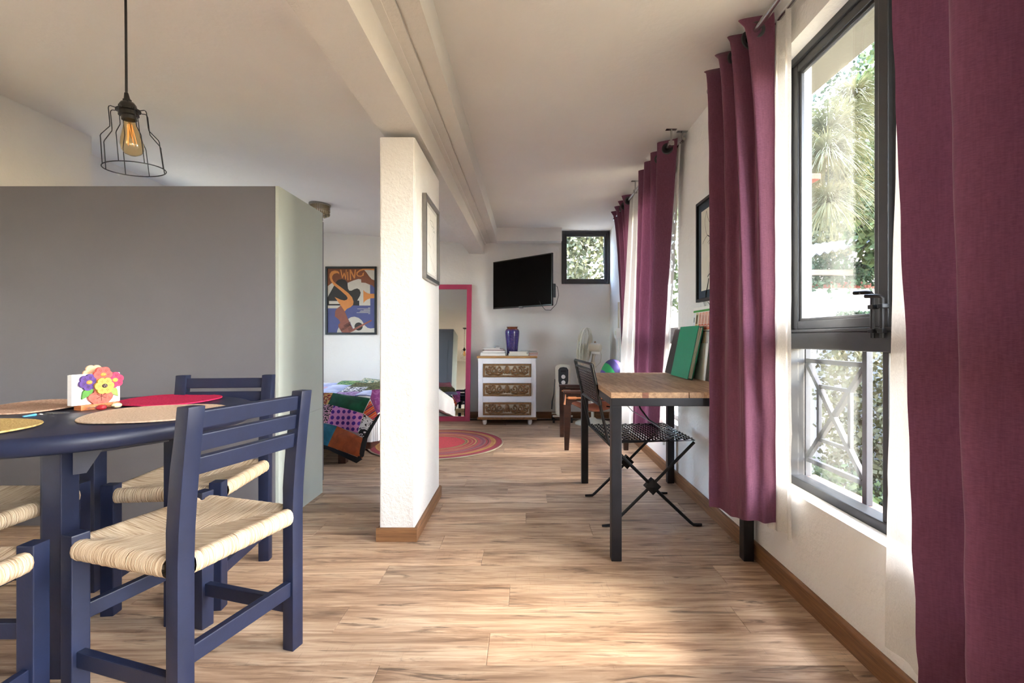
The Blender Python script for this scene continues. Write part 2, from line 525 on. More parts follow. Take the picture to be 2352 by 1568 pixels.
# ---- right wall with three window openings, one of them added unseen for light
wr = MB()
def wall_seg(y0, y1, z0, z1): wr.box((XR, y0, z0), (XO, y1, z1))
for (a, b) in ((-2.6, W3[0]), (W3[1], W1[0]), (W1[1], W2[0]), (W2[1], YB + 0.14)): wall_seg(a, b, -0.09, ZC + 0.15)
for (a, b) in (W3, W1, W2):
    wall_seg(a, b, -0.09, ZS); wall_seg(a, b, ZH, ZC + 0.15)
struct(wr.build('wall_right', M['wall_rough']))

# ---- back wall with the small high window
bw = MB()
SX = (0.456, 1.040); SZ = (1.684, 2.330)
bw.box((-3.35, YB, -0.09), (SX[0], YB + 0.14, 2.6))
bw.box((SX[0], YB, -0.09), (XR, YB + 0.14, SZ[0]))
bw.box((SX[0], YB, SZ[1]), (XR, YB + 0.14, 2.6))
struct(bw.build('wall_back', M['wall']))

lw = MB()
lw.box((-3.10, -2.6, -0.09), (-2.90, 3.14, 2.6))
for a, b, c, d in ((3.14, 3.60, -0.09, 2.6), (4.50, YB, -0.09, 2.6), (3.60, 4.50, -0.09, 0.80), (3.60, 4.50, 2.10, 2.6)):
    lw.box((-3.40, a, c), (-3.24, b, d))
lw.box((-3.40, 3.02, -0.09), (-3.0, 3.14, 2.6))
struct(lw.build('wall_left', M['wall']))
fw_ = MB().box((-3.1, -2.72, -0.09), (XO, -2.6, 2.6))
struct(fw_.build('wall_front', M['wall']))

# ---- pillar: a short stub of wall
PXL, PXR, PYA, PYB = -0.722, -0.549, 2.32, 2.972
pl = MB()
bm = bmesh.new(); bmesh.ops.create_cube(bm, size=1)
for v in bm.verts:
    v.co = Vector(((PXL + PXR) / 2 + v.co.x * (PXR - PXL), (PYA + PYB) / 2 + v.co.y * (PYB - PYA), 0.995 + v.co.z * 1.99))
bmesh.ops.bevel(bm, geom=[e for e in bm.edges if abs(e.verts[0].co.z - e.verts[1].co.z) > 1], offset=0.006, segments=3, affect='EDGES')
pl.take(bm)
struct(pl.build('wall_middle', M['wall_rough'], smooth=40))

# ---- ceilings
struct(MB().box((-0.40, -2.6, ZC), (XO, YB + 0.14, ZC + 0.15)).build('ceiling', M['ceiling']))
def zl(x): return 2.314 - 0.076 * (x + 2.52)
cl = MB()
cl.add([(-3.4, -2.6, zl(-3.4)), (-0.50, -2.6, zl(-0.50)), (-0.50, YB + 0.1, zl(-0.50)), (-3.4, YB + 0.1, zl(-3.4)),
        (-3.4, -2.6, 2.62), (-0.50, -2.6, 2.62), (-0.50, YB + 0.1, 2.62), (-3.4, YB + 0.1, 2.62)],
       [(0, 3, 2, 1), (4, 5, 6, 7), (0, 1, 5, 4), (1, 2, 6, 5), (2, 3, 7, 6), (3, 0, 4, 7)])
struct(cl.build('ceiling', M['ceiling']))

# ---- beams: lower beam over the pillar, upper double beam beside it, cross beam on the back wall
def skew_box(name, n0, n1, ya, yb, m):
    """n0/n1: (x0,x1,z0,z1) at ya and yb; long edges subdivided and roughened by the trowel"""
    mb = MB(); N = 40; rows = []
    for i in range(N + 1):
        t = i / N; y = ya + (yb - ya) * t
        x0, x1, z0, z1 = [a + (b - a) * t for a, b in zip(n0, n1)]
        w = 0.0035
        q = lambda k: noise.noise(Vector((y * 5.0, k * 7.3, n0[0] * 11))) * w
        rows.append([(x0 + q(1), y, z0 + q(2)), (x1 + q(3), y, z0 + q(4)), (x1 + q(5) * .5, y, z1), (x0 + q(6) * .5, y, z1)])
    vs = [p for r in rows for p in r]; fs = []
    for i in range(N):
        for k in range(4):
            k2 = (k + 1) % 4
            fs.append((i*4 + k, (i+1)*4 + k, (i+1)*4 + k2, i*4 + k2))
    fs.append((0, 1, 2, 3)); fs.append((N*4 + 3, N*4 + 2, N*4 + 1, N*4))
    mb.add(vs, fs)
    return struct(mb.build(name, m, smooth=35))
skew_box('trim_1', (-0.735, -0.556, 1.985, 2.45), (-0.708, -0.517, 2.049, 2.45), -2.6, YB + 0.02, M['beam'])
skew_box('trim_2', (-0.552, -0.468, 2.150, 2.45), (-0.514, -0.442, 2.178, 2.45), -2.6, YB + 0.02, M['beam'])
skew_box('trim_3', (-0.470, -0.455, 2.162, 2.45), (-0.444, -0.430, 2.190, 2.45), -2.6, YB + 0.02, M['beam'])
skew_box('trim_4', (-0.456, -0.385, 2.152, 2.45), (-0.431, -0.352, 2.182, 2.45), -2.6, YB + 0.02, M['beam'])
struct(MB().box((-0.36, 5.69, 2.175), (0.436, YB + 0.02, ZC + 0.02), 0.006).build('trim_5', M['wall']))

# ---- baseboards
def bboard(name, a, b, n, h=0.082, t=0.014):
    """wooden skirting from a to b standing off the wall along n"""
    a = Vector(a + (0,)); b = Vector(b + (0,)); n = Vector(n + (0,)); d = (b - a).normalized()
    L = (b - a).length
    Mx = frameM(a, d, n, (0, 0, 1)) if d.cross(n).z > 0 else frameM(b, -d, n, (0, 0, 1))
    mb = MB()
    prof = [(0, 0), (t, 0), (t, h - 0.008), (t - 0.006, h), (0, h)]
    vs = [(0, y, z) for y, z in prof] + [(L, y, z) for y, z in prof]; k = len(prof)
    fs = [tuple(reversed(range(k))), tuple(range(k, 2*k))] + [(i, (i+1) % k, k + (i+1) % k, k + i) for i in range(k)]
    mb.add(vs, fs)
    o = mb.build(name, M['skirting']); o.matrix_world = Mx
    return struct(o)
bboard('baseboard_right', (XR, -2.6), (XR, YB), (-1, 0), 0.078)
bboard('baseboard_back', (-3.24, YB), (XR, YB), (0, -1))
bboard('baseboard_pillar', (PXL - 0.014, PYA), (PXR + 0.014, PYA), (0, -1), 0.066)
bboard('baseboard_pillar_side', (PXR, PYA), (PXR, PYB + 0.012), (1, 0), 0.066)
bboard('baseboard_pillar_inner', (PXL, PYA), (PXL, PYB + 0.012), (-1, 0), 0.066)

# ================================================================= WINDOWS
def fr(mb, y0, y1, z0, z1, x0, x1, w, wb=None):
    """rectangular frame in a right-wall opening"""
    wb = wb or w
    mb.box((x0, y0, z0), (x1, y0 + w, z1), 0.003)
    mb.box((x0, y1 - w, z0), (x1, y1, z1), 0.003)
    mb.box((x0, y0 + w, z0), (x1, y1 - w, z0 + wb), 0.003)
    mb.box((x0, y0 + w, z1 - w), (x1, y1 - w, z1), 0.003)

def long_window(n, y0, y1, ym, bolts=False):
    """ym: list of mullion positions; fixed lights below the transom, opening sashes above"""
    o = bpy.data.objects.new('window_%d' % n, None); COL.objects.link(o); struct(o)
    o.location = (0, 0, 0)
    F = M['window_frame']
    mb = MB(); fr(mb, y0, y1, ZS, ZH, 1.108, 1.168, 0.030, 0.034); mb.build('frame', F, o)
    ZT = 1.0
    mb = MB(); mb.box((1.100, y0 + 0.03, ZT - 0.044), (1.168, y1 - 0.03, ZT + 0.022), 0.004)
    mb.box((1.094, y0 + 0.03, ZT + 0.022), (1.160, y1 - 0.03, ZT + 0.034), 0.003); mb.build('transom', F, o)
    edges = [y0 + 0.03] + list(ym) + [y1 - 0.03]
    for y in ym:
        mb = MB(); mb.box((1.112, y - 0.012, ZS + 0.034), (1.16, y + 0.012, ZT - 0.044), 0.003)
        mb.box((1.104, y - 0.020, ZT + 0.034), (1.162, y + 0.020, ZH - 0.03), 0.003); mb.build('mullion', F, o)
    for a, b in zip(edges[:-1], edges[1:]):
        a2 = a + (0.020 if a != edges[0] else 0); b2 = b - (0.020 if b != edges[-1] else 0)
        mb = MB(); fr(mb, a2 + 0.001, b2 - 0.001, ZT + 0.035, ZH - 0.031, 1.118, 1.150, 0.034)
        fr(mb, a2 + 0.034, b2 - 0.034, ZT + 0.068, ZH - 0.064, 1.126, 1.142, 0.012)
        s = mb.build('sash', F, o)
        MB().box((1.132, a2 + 0.04, ZT + 0.074), (1.136, b2 - 0.04, ZH - 0.07)).build('pane', M['glass'], s)
        MB().box((1.136, a + 0.005, ZS + 0.03), (1.140, b - 0.005, ZT - 0.040)).build('pane', M['glass'], o)
    if bolts:
        y = ym[-1]
        for dy, z1, l in ((0.027, 1.145, 0.055), (-0.014, 1.130, 0.045)):
            mb = MB(); x = 1.092
            mb.tube([(x, y + dy, 1.0), (x, y + dy, z1 - 0.008), (x - 0.003, y + dy + 0.004, z1 - 0.002), (x - 0.008, y + dy + 0.012, z1), (x - 0.02, y + dy + l, z1 + 0.002)], 0.0065, 8)
            b = mb.build('bolt', M['black_metal'], o, smooth=40)
            for z in (1.022, 1.098):
                MB().box((x - 0.009, y + dy - 0.011, z - 0.007), (x + 0.016, y + dy + 0.011, z + 0.007), 0.003).build('bolt_guide', M['black_metal'], b)
    return o
long_window(1, W1[0], W1[1], (0.88, 1.455), bolts=True)
long_window(2, W2[0], W2[1], (3.95,))
long_window(3, W3[0], W3[1], (-0.90,))  # unseen window behind the camera, added to brighten the room

o = bpy.data.objects.new('window_4', None); COL.objects.link(o); struct(o)
mb = MB()
def frY(mb, x0, x1, z0, z1, y0, y1, w):
    mb.box((x0, y0, z0), (x0 + w, y1, z1), 0.003); mb.box((x1 - w, y0, z0), (x1, y1, z1), 0.003)
    mb.box((x0 + w, y0, z0), (x1 - w, y1, z0 + w), 0.003); mb.box((x0 + w, y0, z1 - w), (x1 - w, y1, z1), 0.003)
frY(mb, SX[0] - 0.012, SX[1], SZ[0] - 0.012, SZ[1], YB - 0.012, YB + 0.05, 0.034); mb.build('frame', M['window_frame'], o)
mb = MB(); frY(mb, SX[0] + 0.023, SX[1] - 0.035, SZ[0] + 0.023, SZ[1] - 0.035, YB + 0.004, YB + 0.036, 0.03); s = mb.build('sash', M['window_frame'], o)
MB().box((SX[0] + 0.05, YB + 0.018, SZ[0] + 0.05), (SX[1] - 0.06, YB + 0.022, SZ[1] - 0.06)).build('pane', M['glass'], s)
mb = MB()
pts = [(SX[1] - 0.075, YB - 0.006, 2.13 - 0.012 * i + 0.0) for i in range(18)]
for i, p in enumerate(pts): mb.ball(p, 0.0055, 6, 4)
mb.build('chain', M['black_metal'], s)
MB().box((SX[1] - 0.115, YB - 0.004, SZ[1] - 0.125), (SX[1] - 0.085, YB + 0.004, SZ[1] - 0.065), 0.003).build('sticker', plain('yellow tape', '#cfc98a', 0.7), s)

# unseen window added in the bedroom side wall to let light in
o = bpy.data.objects.new('window_5', None); COL.objects.link(o); struct(o)
mb = MB(); fr(mb, 3.60, 4.50, 0.80, 2.10, -3.36, -3.30, 0.04); mb.build('frame', M['window_frame'], o)
for a, b in ((3.64, 4.46),): MB().box((-3.332, a, 0.84), (-3.328, b, 2.06)).build('pane', M['glass'], o)

# ================================================================= DINING CORNER
# ---- grey cabinet turned with its back to the dining table
cab = thing('wardrobe', 'tall grey painted wardrobe standing with its plain back to the dining table', 'wardrobe', (-2.28, 2.78, 0))
cx0, cx1, cy0, cy1, cz = -0.615, 0.962, -0.274, 0.267, 1.81
MB().box((cx0, cy0, 0.0), (cx1 - 0.019, cy0 + 0.018, cz - 0.001), 0.001).build('back_panel', M['cabinet'], cab)
MB().box((cx1 - 0.018, cy0 + 0.0005, 0.0), (cx1, cy1, 0.545), 0.0008).build('side_panel', M['cabinet_side'], cab)
MB().box((cx1 - 0.018, cy0 + 0.0005, 0.5465), (cx1, cy1, cz), 0.0008).build('side_panel', M['cabinet_side'], cab)
MB().box((cx0, cy0 + 0.018, 0.0), (cx0 + 0.018, cy1, cz)).build('side_panel', M['cabinet_side'], cab)
MB().box((cx0 + 0.018, cy0 + 0.018, cz - 0.02), (cx1 - 0.018, cy1, cz - 0.0005)).build('top_panel', M['cabinet_side'], cab)
MB().box((cx0 + 0.018, cy0 + 0.018, 0.06), (cx1 - 0.018, cy1, 0.078)).build('bottom_panel', M['cabinet_side'], cab)
mb = MB().box((cx0, cy1 + 0.0, cz - 0.05), (cx1 - 0.002, cy1 + 0.012, cz)); mb.build('cornice', M['cabinet'], cab)
wd = (cx1 - cx0) / 3
for i in range(3):
    a = cx0 + i * wd + 0.002; b = a + wd - 0.004
    d = MB().box((a, cy1 + 0.003, 0.50), (b, cy1 + 0.021, cz - 0.055), 0.0015).build('door', M['cabinet'], cab)
    MB().box((a + 0.09, cy1 + 0.021, 0.60), (b - 0.09, cy1 + 0.026, cz - 0.15), 0.002).build('raised_panel', M['cabinet'], d)
    MB().ball((a + 0.05, cy1 + 0.034, 1.05), 0.013, 10, 6).build('knob', M['black_metal'], d, smooth=180)
    d = MB().box((a, cy1 + 0.003, 0.075), (b, cy1 + 0.021, 0.494), 0.0015).build('drawer', M['cabinet'], cab)
    MB().ball(((a + b) / 2, cy1 + 0.034, 0.30), 0.013, 10, 6).build('knob', M['black_metal'], d, smooth=180)

# ---- round table
TX, TY, TZ, TRr = -1.522, 1.654, 0.740, 0.494
tb = thing('round_table', 'round navy painted dining table set with four round placemats', 'table', (TX, TY, 0))
prof = [(0.0, TZ - 0.052), (TRr - 0.016, TZ - 0.052), (TRr - 0.006, TZ - 0.046), (TRr - 0.001, TZ - 0.034), (TRr, TZ - 0.024), (TRr - 0.003, TZ - 0.012), (TRr - 0.010, TZ - 0.003), (TRr - 0.020, TZ), (0.0, TZ)]
MB().lathe(prof, 96).build('table_top', M['navy'], tb, smooth=40)
legs = [(-1.390, 1.405), (-1.225, 1.655), (-1.722, 1.872), (-1.580, 1.585)]
for lx, ly in legs:
    MB().box((lx - TX - 0.029, ly - TY - 0.029, 0), (lx - TX + 0.029, ly - TY + 0.029, TZ - 0.052), 0.003).build('leg', M['navy'], tb)
for i, (a, b) in enumerate(((0, 1), (1, 2), (2, 3), (3, 0))):
    A = Vector((legs[a][0] - TX, legs[a][1] - TY, TZ - 0.075)); B = Vector((legs[b][0] - TX, legs[b][1] - TY, TZ - 0.075))
    d = (B - A).normalized() * 0.03
    MB().bar(A + d, B - d, 0.022, 0.044).build('apron', M['navy'], tb)
A = Vector((legs[0][0] - TX, legs[0][1] - TY, TZ - 0.13)); d = Vector((0.72, 0.69, 0))
mb = MB(); Mx = frameM(A + d * 0.026, d, (0, 0, 1), d.cross(Vector((0, 0, 1))))
mb.prism([(0, -0.02), (0.03, -0.02), (0.085, 0.078), (0, 0.078)], 0.02, Mx)
mb.build('corner_brace', M['navy'], tb)

# ---- rush seat chairs
def side_prism(prof, x0, x1, bev=0.003):
    """profile in (y,z) extruded along x, edges eased"""
    n = len(prof)
    bm = bmesh.new()
    A = [bm.verts.new((x0, y, z)) for y, z in prof]; B = [bm.verts.new((x1, y, z)) for y, z in prof]
    bm.faces.new(A); bm.faces.new(list(reversed(B)))
    for i in range(n):
        j = (i + 1) % n
        bm.faces.new((A[i], B[i], B[j], A[j]))
    bmesh.ops.recalc_face_normals(bm, faces=bm.faces[:])
    es = [e for e in bm.edges if len(e.link_faces) == 2 and e.calc_face_angle(0) > 0.5]
    bmesh.ops.bevel(bm, geom=es, offset=bev, segments=2, affect='EDGES', profile=0.6)
    return MB().take(bm)

def make_chair(label):
    c = thing('dining_chair', label, 'chair', group='navy rush seat dining chairs')
    HW, HD, P = 0.206, 0.212, 0.044
    H = 0.832
    def back_y(z):
        if z < 0.46: return -HD
        t = (z - 0.46) / (H - 0.46)
        return -HD - 0.036 * t ** 1.35
    zs = [0, 0.2, 0.44, 0.52, 0.60, 0.68, 0.76, H]
    prof = [(back_y(z), z) for z in zs] + [(back_y(z) + 0.040 + (0.004 if 0.5 < z < 0.7 else 0), z) for z in reversed(zs)]
    for s in (-1, 1):
        x0 = s * HW if s < 0 else s * HW - P
        side_prism(prof, x0, x0 + P).build('back_post', M['navy'], c, smooth=30)
        x0 = s * HW if s < 0 else s * HW - P
        MB().box((x0, HD - P, 0), (x0 + P, HD, 0.470), 0.003).build('front_leg', M['navy'], c)
    xi = HW - P + 0.004
    for z in (0.7955, 0.736, 0.6765):
        ym = back_y(z) + 0.021
        a = math.atan2(back_y(z + 0.02) - back_y(z - 0.02), 0.04)
        mb = MB()
        mb.box((-xi, -0.010, -0.0225), (xi, 0.010, 0.0225), 0.003, TR(0, ym, z) @ RX(-a))
        mb.build('back_slat', M['navy'], c)
    MB().box((-xi, -HD + 0.008, 0.175), (xi, -HD + 0.030, 0.222), 0.003).build('stretcher', M['navy'], c)
    MB().box((-xi, HD - 0.034, 0.225), (xi, HD - 0.012, 0.268), 0.003).build('stretcher', M['navy'], c)
    for s in (-1, 1):
        xc = s * (HW - P / 2)
        MB().box((xc - 0.011, -HD + 0.038, 0.112), (xc + 0.011, HD - P + 0.004, 0.155), 0.003).build('stretcher', M['navy'], c)
    # rush wrapped over four rails, four wedges meeting at the middle
    mb = MB(); ZT = 0.455
    pr = [(0.050, -0.050), (0.020, -0.053), (0.006, -0.050), (-0.002, -0.040), (-0.005, -0.026), (-0.002, -0.012), (0.006, -0.003), (0.018, 0.0), (0.034, 0.0005)]
    for k in range(4):
        hl, hw_ = (HW, HD) if k % 2 == 0 else (HD, HW)      # along, across
        R = RZ(k * PI / 2)
        N = 28; rows = []
        for i in range(N + 1):
            s = -1 + 2 * i / N
            a = s * (hl - P - 0.001)
            dm = (hl - abs(a)) * hw_ / hl                     # distance to the diagonal
            row = []
            wob = 0.0012 * math.sin(i * 2.3 + k)
            for d, z in pr:
                row.append((a, -hw_ + min(d, dm * 0.98) + wob, ZT + z + (0.0 if d < 0.03 else -0.004)))
            for t in (0.35, 0.65, 1.0):
                d = 0.034 + (max(dm, 0.0345) - 0.034) * t
                depth = -0.006 - 0.016 * (d / hw_) * math.sin(min(1, d / hw_) * PI * 0.5) - 0.006 * t * (dm / hw_)
                row.append((a, -hw_ + d, ZT + depth))
            rows.append(row)
        m = len(rows[0]); vs = [p for r in rows for p in r]
        fs = [(i*m + j, (i+1)*m + j, (i+1)*m + j + 1, i*m + j + 1) for i in range(N) for j in range(m - 1)]
        mb.add(vs, fs, R)
    # the underside closes the seat
    mb.box((-HW + 0.04, -HD + 0.04, ZT - 0.052), (HW - 0.04, HD - 0.04, ZT - 0.040))
    mb.build('rush_seat', M['rush'], c, smooth=50)
    return c
chA = make_chair('navy wooden chair with rush seat beside the white pillar side of the table')
chA['label'] = 'navy ladder-back chair whose three back slats stand nearest the open plank floor'
chA.location = (-0.992, 1.403, 0); chA.rotation_euler = (0, 0, math.radians(73.3))
chB = copy_tree(chA); chB['label'] = 'navy chair between the round table and the wardrobe corner, back to the wardrobe'
chB.location = (-1.342, 1.915, 0); chB.rotation_euler = (0, 0, math.radians(-174.5))
chC = copy_tree(chA); chC['label'] = 'navy rush seat chair tucked under the table beside the keys and pinkish placemat'
chC.location = (-1.835, 1.548, 0); chC.rotation_euler = (0, 0, math.radians(-90))
chD = copy_tree(chA); chD['label'] = 'navy rush seat chair in front of the straw yellow placemat, side stretcher showing'
chD.location = (-1.462, 1.030, 0); chD.rotation_euler = (0, 0, 0)

# ---- round woven placemats
def mat_material(name, a, b):
    t = NT(name); v = t.obj()
    sp = t.new('ShaderNodeSeparateXYZ'); t.link(v, sp.inputs[0])
    an = t.math('ARCTAN2', sp.outputs[1], sp.outputs[0])
    r = t.math('SQRT', t.math('ADD', t.math('POWER', sp.outputs[0], 2.0), t.math('POWER', sp.outputs[1], 2.0)))
    cm = t.new('ShaderNodeCombineXYZ'); t.link(t.math('MULTIPLY', r, 260.0), cm.inputs[0]); t.link(t.math('MULTIPLY', an, 14.0), cm.inputs[1])
    n = t.noise(cm.outputs[0], 1.0, 4, 0.6)
    t.base(t.ramp(n, [(0.3, lin(a)), (0.68, lin(b))])); t.val('Roughness', 0.85); t.val('Specular IOR Level', 0.15)
    t.bump(n, 0.6, 0.003)
    return t.m
def placemat(label, x, y, R, m, seed, warp=0.004):
    mb = MB(); nr = 22; na = 72; rg = random.Random(seed); ph = rg.uniform(0, 6)
    def zz(r, a): return warp * (r / R) ** 3 * (0.5 + 0.5 * math.sin(3 * a + ph)) + 0.0004
    vs = []; fs = []
    prof = []
    for i in range(nr + 1):
        r0 = R * i / nr
        prof.append((r0, 0.0040 if i % 2 else 0.0052))
    prof.append((R + 0.001, 0.0025)); prof.append((R - 0.001, 0.0))
    prof.append((0.001, 0.0))
    for r, z in prof:
        for k in range(na):
            a = 2 * PI * k / na
            rr = r * (1 + 0.012 * math.sin(5 * a + ph) * (r / R))
            vs.append((rr * math.cos(a), rr * math.sin(a), z + zz(min(r, R), a)))
    for i in range(len(prof) - 1):
        for k in range(na):
            k2 = (k + 1) % na
            fs.append((i*na + k, i*na + k2, (i+1)*na + k2, (i+1)*na + k))
    mb.add(vs, fs)
    o = mb.build('placemat', m, None, smooth=60)
    o.location = (x, y, TZ)
    return tag(o, label, 'placemat', 'round woven placemats')
placemat('crimson pink round woven placemat on the navy table', -1.475, 1.945, 0.185, mat_material('crimson palm', '#a01840', '#d4335f'), 1)
placemat('large pale straw placemat with a frayed rim, behind the chair with three slats', -1.258, 1.606, 0.203, mat_material('pale straw', '#b99a80', '#e2cbb2'), 2, 0.003)
placemat('pinkish beige woven placemat beside the keys', -1.825, 1.745, 0.175, mat_material('pinkish straw', '#9a7662', '#d3b29c'), 3, 0.008)
placemat('golden yellow straw placemat with dark coil rings', -1.590, 1.300, 0.180, mat_material('golden straw', '#a07f45', '#d9bd80'), 4, 0.004)
mb = MB().tube([(-1.545, 1.315, TZ + 0.006), (-1.542, 1.318, TZ + 0.022), (-1.534, 1.322, TZ + 0.036)], 0.0011, 5)
tag(mb.build('straw_wisp', mat_material('wisp straw', '#c9a668', '#ecd9a6'), smooth=60), 'loose straw wisp sticking up from the golden placemat', 'straw')

# ---- napkin holder with carved wooden flowers
nd = Vector((0.30, 0.954, 0)).normalized(); nn = Vector((nd.y, -nd.x, 0))
nh = thing('napkin_holder', 'painted wooden napkin holder carved as a vase of flowers', 'napkin holder', (-1.575, 1.735, TZ))
NM = frameM((0, 0, 0), nd, (0, 0, 1), nn)        # local: x along the holder, y up, z towards the viewer
def np_(name, mb, m, parent=nh, sm=None):
    o = mb.build(name, m, parent, sm); return o
c_or = wood('orange cedar', '#b5602f', '#dc8a52', (3, 20, 20), 0.5)
mb = MB().box((-0.062, 0.0, -0.028), (0.062, 0.019, 0.012), 0.003, NM); np_('base', mb, c_or)
vase = [(-0.022, 0.019), (0.022, 0.019), (0.036, 0.034), (0.040, 0.046), (0.034, 0.056), (0.022, 0.061), (0.020, 0.068), (0.025, 0.075), (-0.025, 0.075), (-0.020, 0.068), (-0.022, 0.061), (-0.034, 0.056), (-0.040, 0.046), (-0.036, 0.034)]
c_vase = wood('red stained vase', '#8d3f33', '#c0695a', (3, 30, 30), 0.5)
mb = MB().prism(vase, 0.010, NM @ TR(0, 0, 0.001)); np_('vase_panel', mb, c_vase)
mb = MB()
for a in range(3):
    an = a * PI / 3 + PI / 2
    mb.box((-0.017, -0.0007, 0), (0.017, 0.0007, 0.0008), 0, NM @ TR(0.001, 0.046, 0.0108) @ RZ(an))
np_('carved_star', mb, plain('burnt line', '#5a2018', 0.7))
def flower(cx, cy, r, z, mp, mc, rot=0.0, n=6):
    f = bpy.data.objects.new('flower', None); COL.objects.link(f); f.parent = nh; f.empty_display_size = 0.01
    poly = []
    for k in range(n * 10):
        a = 2 * PI * k / (n * 10)
        rr = r * (0.80 + 0.20 * abs(math.cos(n * (a - rot) / 2)) ** 0.6)
        poly.append((cx + rr * math.cos(a), cy + rr * math.sin(a)))
    o = MB().prism(poly, 0.009, NM @ TR(0, 0, z)).build('petals', mp, f)
    mb = MB()
    for k in range(n):
        for d in (-0.12, 0.12):
            a = rot + 2 * PI * k / n + d
            mb.box((r * 0.42, -0.0005, 0), (r * 0.74, 0.0005, 0.0006), 0, NM @ TR(cx, cy, z + 0.0088) @ RZ(a))
    mb.build('petal_veins', plain('dark vein', '#3c1c22', 0.8), f)
    mb = MB().ball((cx, cy, z + 0.008), (r * 0.32, r * 0.26, 0.006), 14, 8, NM); mb.build('flower_centre', mc, f, smooth=180)
    mb = MB(); rg = random.Random(int(cx * 1e4))
    for k in range(12):
        a = rg.uniform(0, 6.28); q = rg.uniform(0, 0.22) * r
        mb.ball((cx + q * math.cos(a), cy + q * 0.8 * math.sin(a), z + 0.0135 - q * 0.12), 0.0007, 5, 4, NM)
    mb.build('seed_dots', plain('seed dot', '#4a2a1a' if mc.name != 'dark seed' else '#e8e0d8', 0.8), f)
    return f
cor = plain('coral petals', '#d9534f', 0.5, 0, 0.2, 60); mag = plain('magenta petals', '#cf2f5c', 0.5, 0, 0.25, 60)
vio = plain('violet petals', '#4b2a7a', 0.5, 0, 0.35, 60); yel = plain('yellow petals', '#e3b44c', 0.5, 0, 0.15, 60)
ctr = plain('orange seed', '#e79a4a', 0.6, 0, 0.2, 200); dk = plain('dark seed', '#3a2a2c', 0.6); yc = plain('yellow seed', '#e8c250', 0.6)
flower(0.006, 0.125, 0.030, 0.004, cor, ctr, PI / 2 + 0.5)
flower(-0.037, 0.100, 0.030, 0.003, vio, ctr, 0.3)
flower(0.045, 0.102, 0.030, 0.003, mag, yc, 0.3)
flower(0.006, 0.084, 0.031, 0.012, yel, dk, PI / 6 + 0.52)
for sx, m in ((-1, plain('leaf green', '#4d8a35', 0.55, 0, 0.15, 60)), (1, plain('pale leaf green', '#86a04e', 0.55, 0, 0.15, 60))):
    leaf = [(sx * 0.020, 0.076), (sx * 0.028, 0.080), (sx * 0.045, 0.078), (sx * 0.054, 0.066), (sx * 0.056, 0.050), (sx * 0.057, 0.040), (sx * 0.046, 0.046), (sx * 0.034, 0.052), (sx * 0.026, 0.062)]
    np_('leaf', MB().prism(leaf, 0.007, NM @ TR(0, 0, 0.002)), m)
bf = []
for k in range(60):
    a = 2 * PI * k / 60; rr = 0.034 * (0.8 + 0.2 * abs(math.cos(3 * a)) ** 0.6)
    bf.append((-0.002 + rr * math.cos(a), 0.128 + rr * math.sin(a)))
mb = MB().prism(bf, 0.006, NM @ TR(0, 0, -0.030)); mb.box((-0.03, 0.0, -0.030), (0.03, 0.11, -0.024), 0, NM)
np_('rear_panel', mb, plain('pale cut wood', '#e0b48c', 0.6, 0, 0.1))
ns = MB()
for i in range(7):
    z0 = -0.0235 + i * 0.0034
    ns.box((-0.083, 0.0195, z0), (0.071 - i * 0.0004, 0.128 + 0.0006 * (i % 3), z0 + 0.0030), 0.001, NM)
o = ns.build('napkin_stack', plain('white paper napkin', '#f0eeee', 0.9, 0, 0.02)); o.location = nh.location
tag(o, 'stack of white paper napkins held upright in the flower holder', 'napkins')

# ---- two wrapped sweets, keys
cello = glass_material('clear cellophane', '#ffffff', 1.6)
def candy(label, x, y, rz, m):
    c = thing('wrapped_candy', label, 'candy', (x, y, TZ), rz, 'wrapped candies by the napkin holder')
    mb = MB(); rg = random.Random(7)
    bm = bmesh.new(); bmesh.ops.create_icosphere(bm, subdivisions=2, radius=1)
    for v in bm.verts: v.co = Vector((v.co.x * 0.017, v.co.y * 0.011, v.co.z * 0.010 + 0.0105)) * (1 + 0.0) + Vector((0, 0, 0.0)) + v.co * 0.0
    mb.take(bm); mb.build('candy', m, c, smooth=60)
    mb = MB()
    for s in (-1, 1):
        for k in range(9):
            a0 = -0.9 + 1.8 * k / 9; a1 = a0 + 0.16
            p0 = (s * 0.016, 0, 0.011)
            mb.add([p0, (s * (0.036 + 0.004 * (k % 2)), 0.014 * math.sin(a0), 0.010 + 0.009 * (k % 2)), (s * 0.037, 0.014 * math.sin(a1), 0.004 + 0.008 * ((k + 1) % 2))], [(0, 1, 2)])
    bm = bmesh.new(); bmesh.ops.create_icosphere(bm, subdivisions=2, radius=1)
    for v in bm.verts:
        v.co = Vector((v.co.x * 0.0185, v.co.y * 0.0125, v.co.z * 0.0112 + 0.0115)) + Vector((rg.uniform(-1, 1), rg.uniform(-1, 1), abs(rg.uniform(0, 1)))) * 0.0012
    mb.take(bm); mb.build('cellophane', cello, c)
    return c
candy('red candy in twisted cellophane in front of the napkin holder', -1.527, 1.690, 0.5, plain('red jelly', '#a8232f', 0.35, 0, 0.3, 200))
candy('cream coloured candy in clear wrapper beside the red candy', -1.519, 1.745, 1.1, plain('cream fudge', '#e5d3a0', 0.5, 0, 0.1, 200))

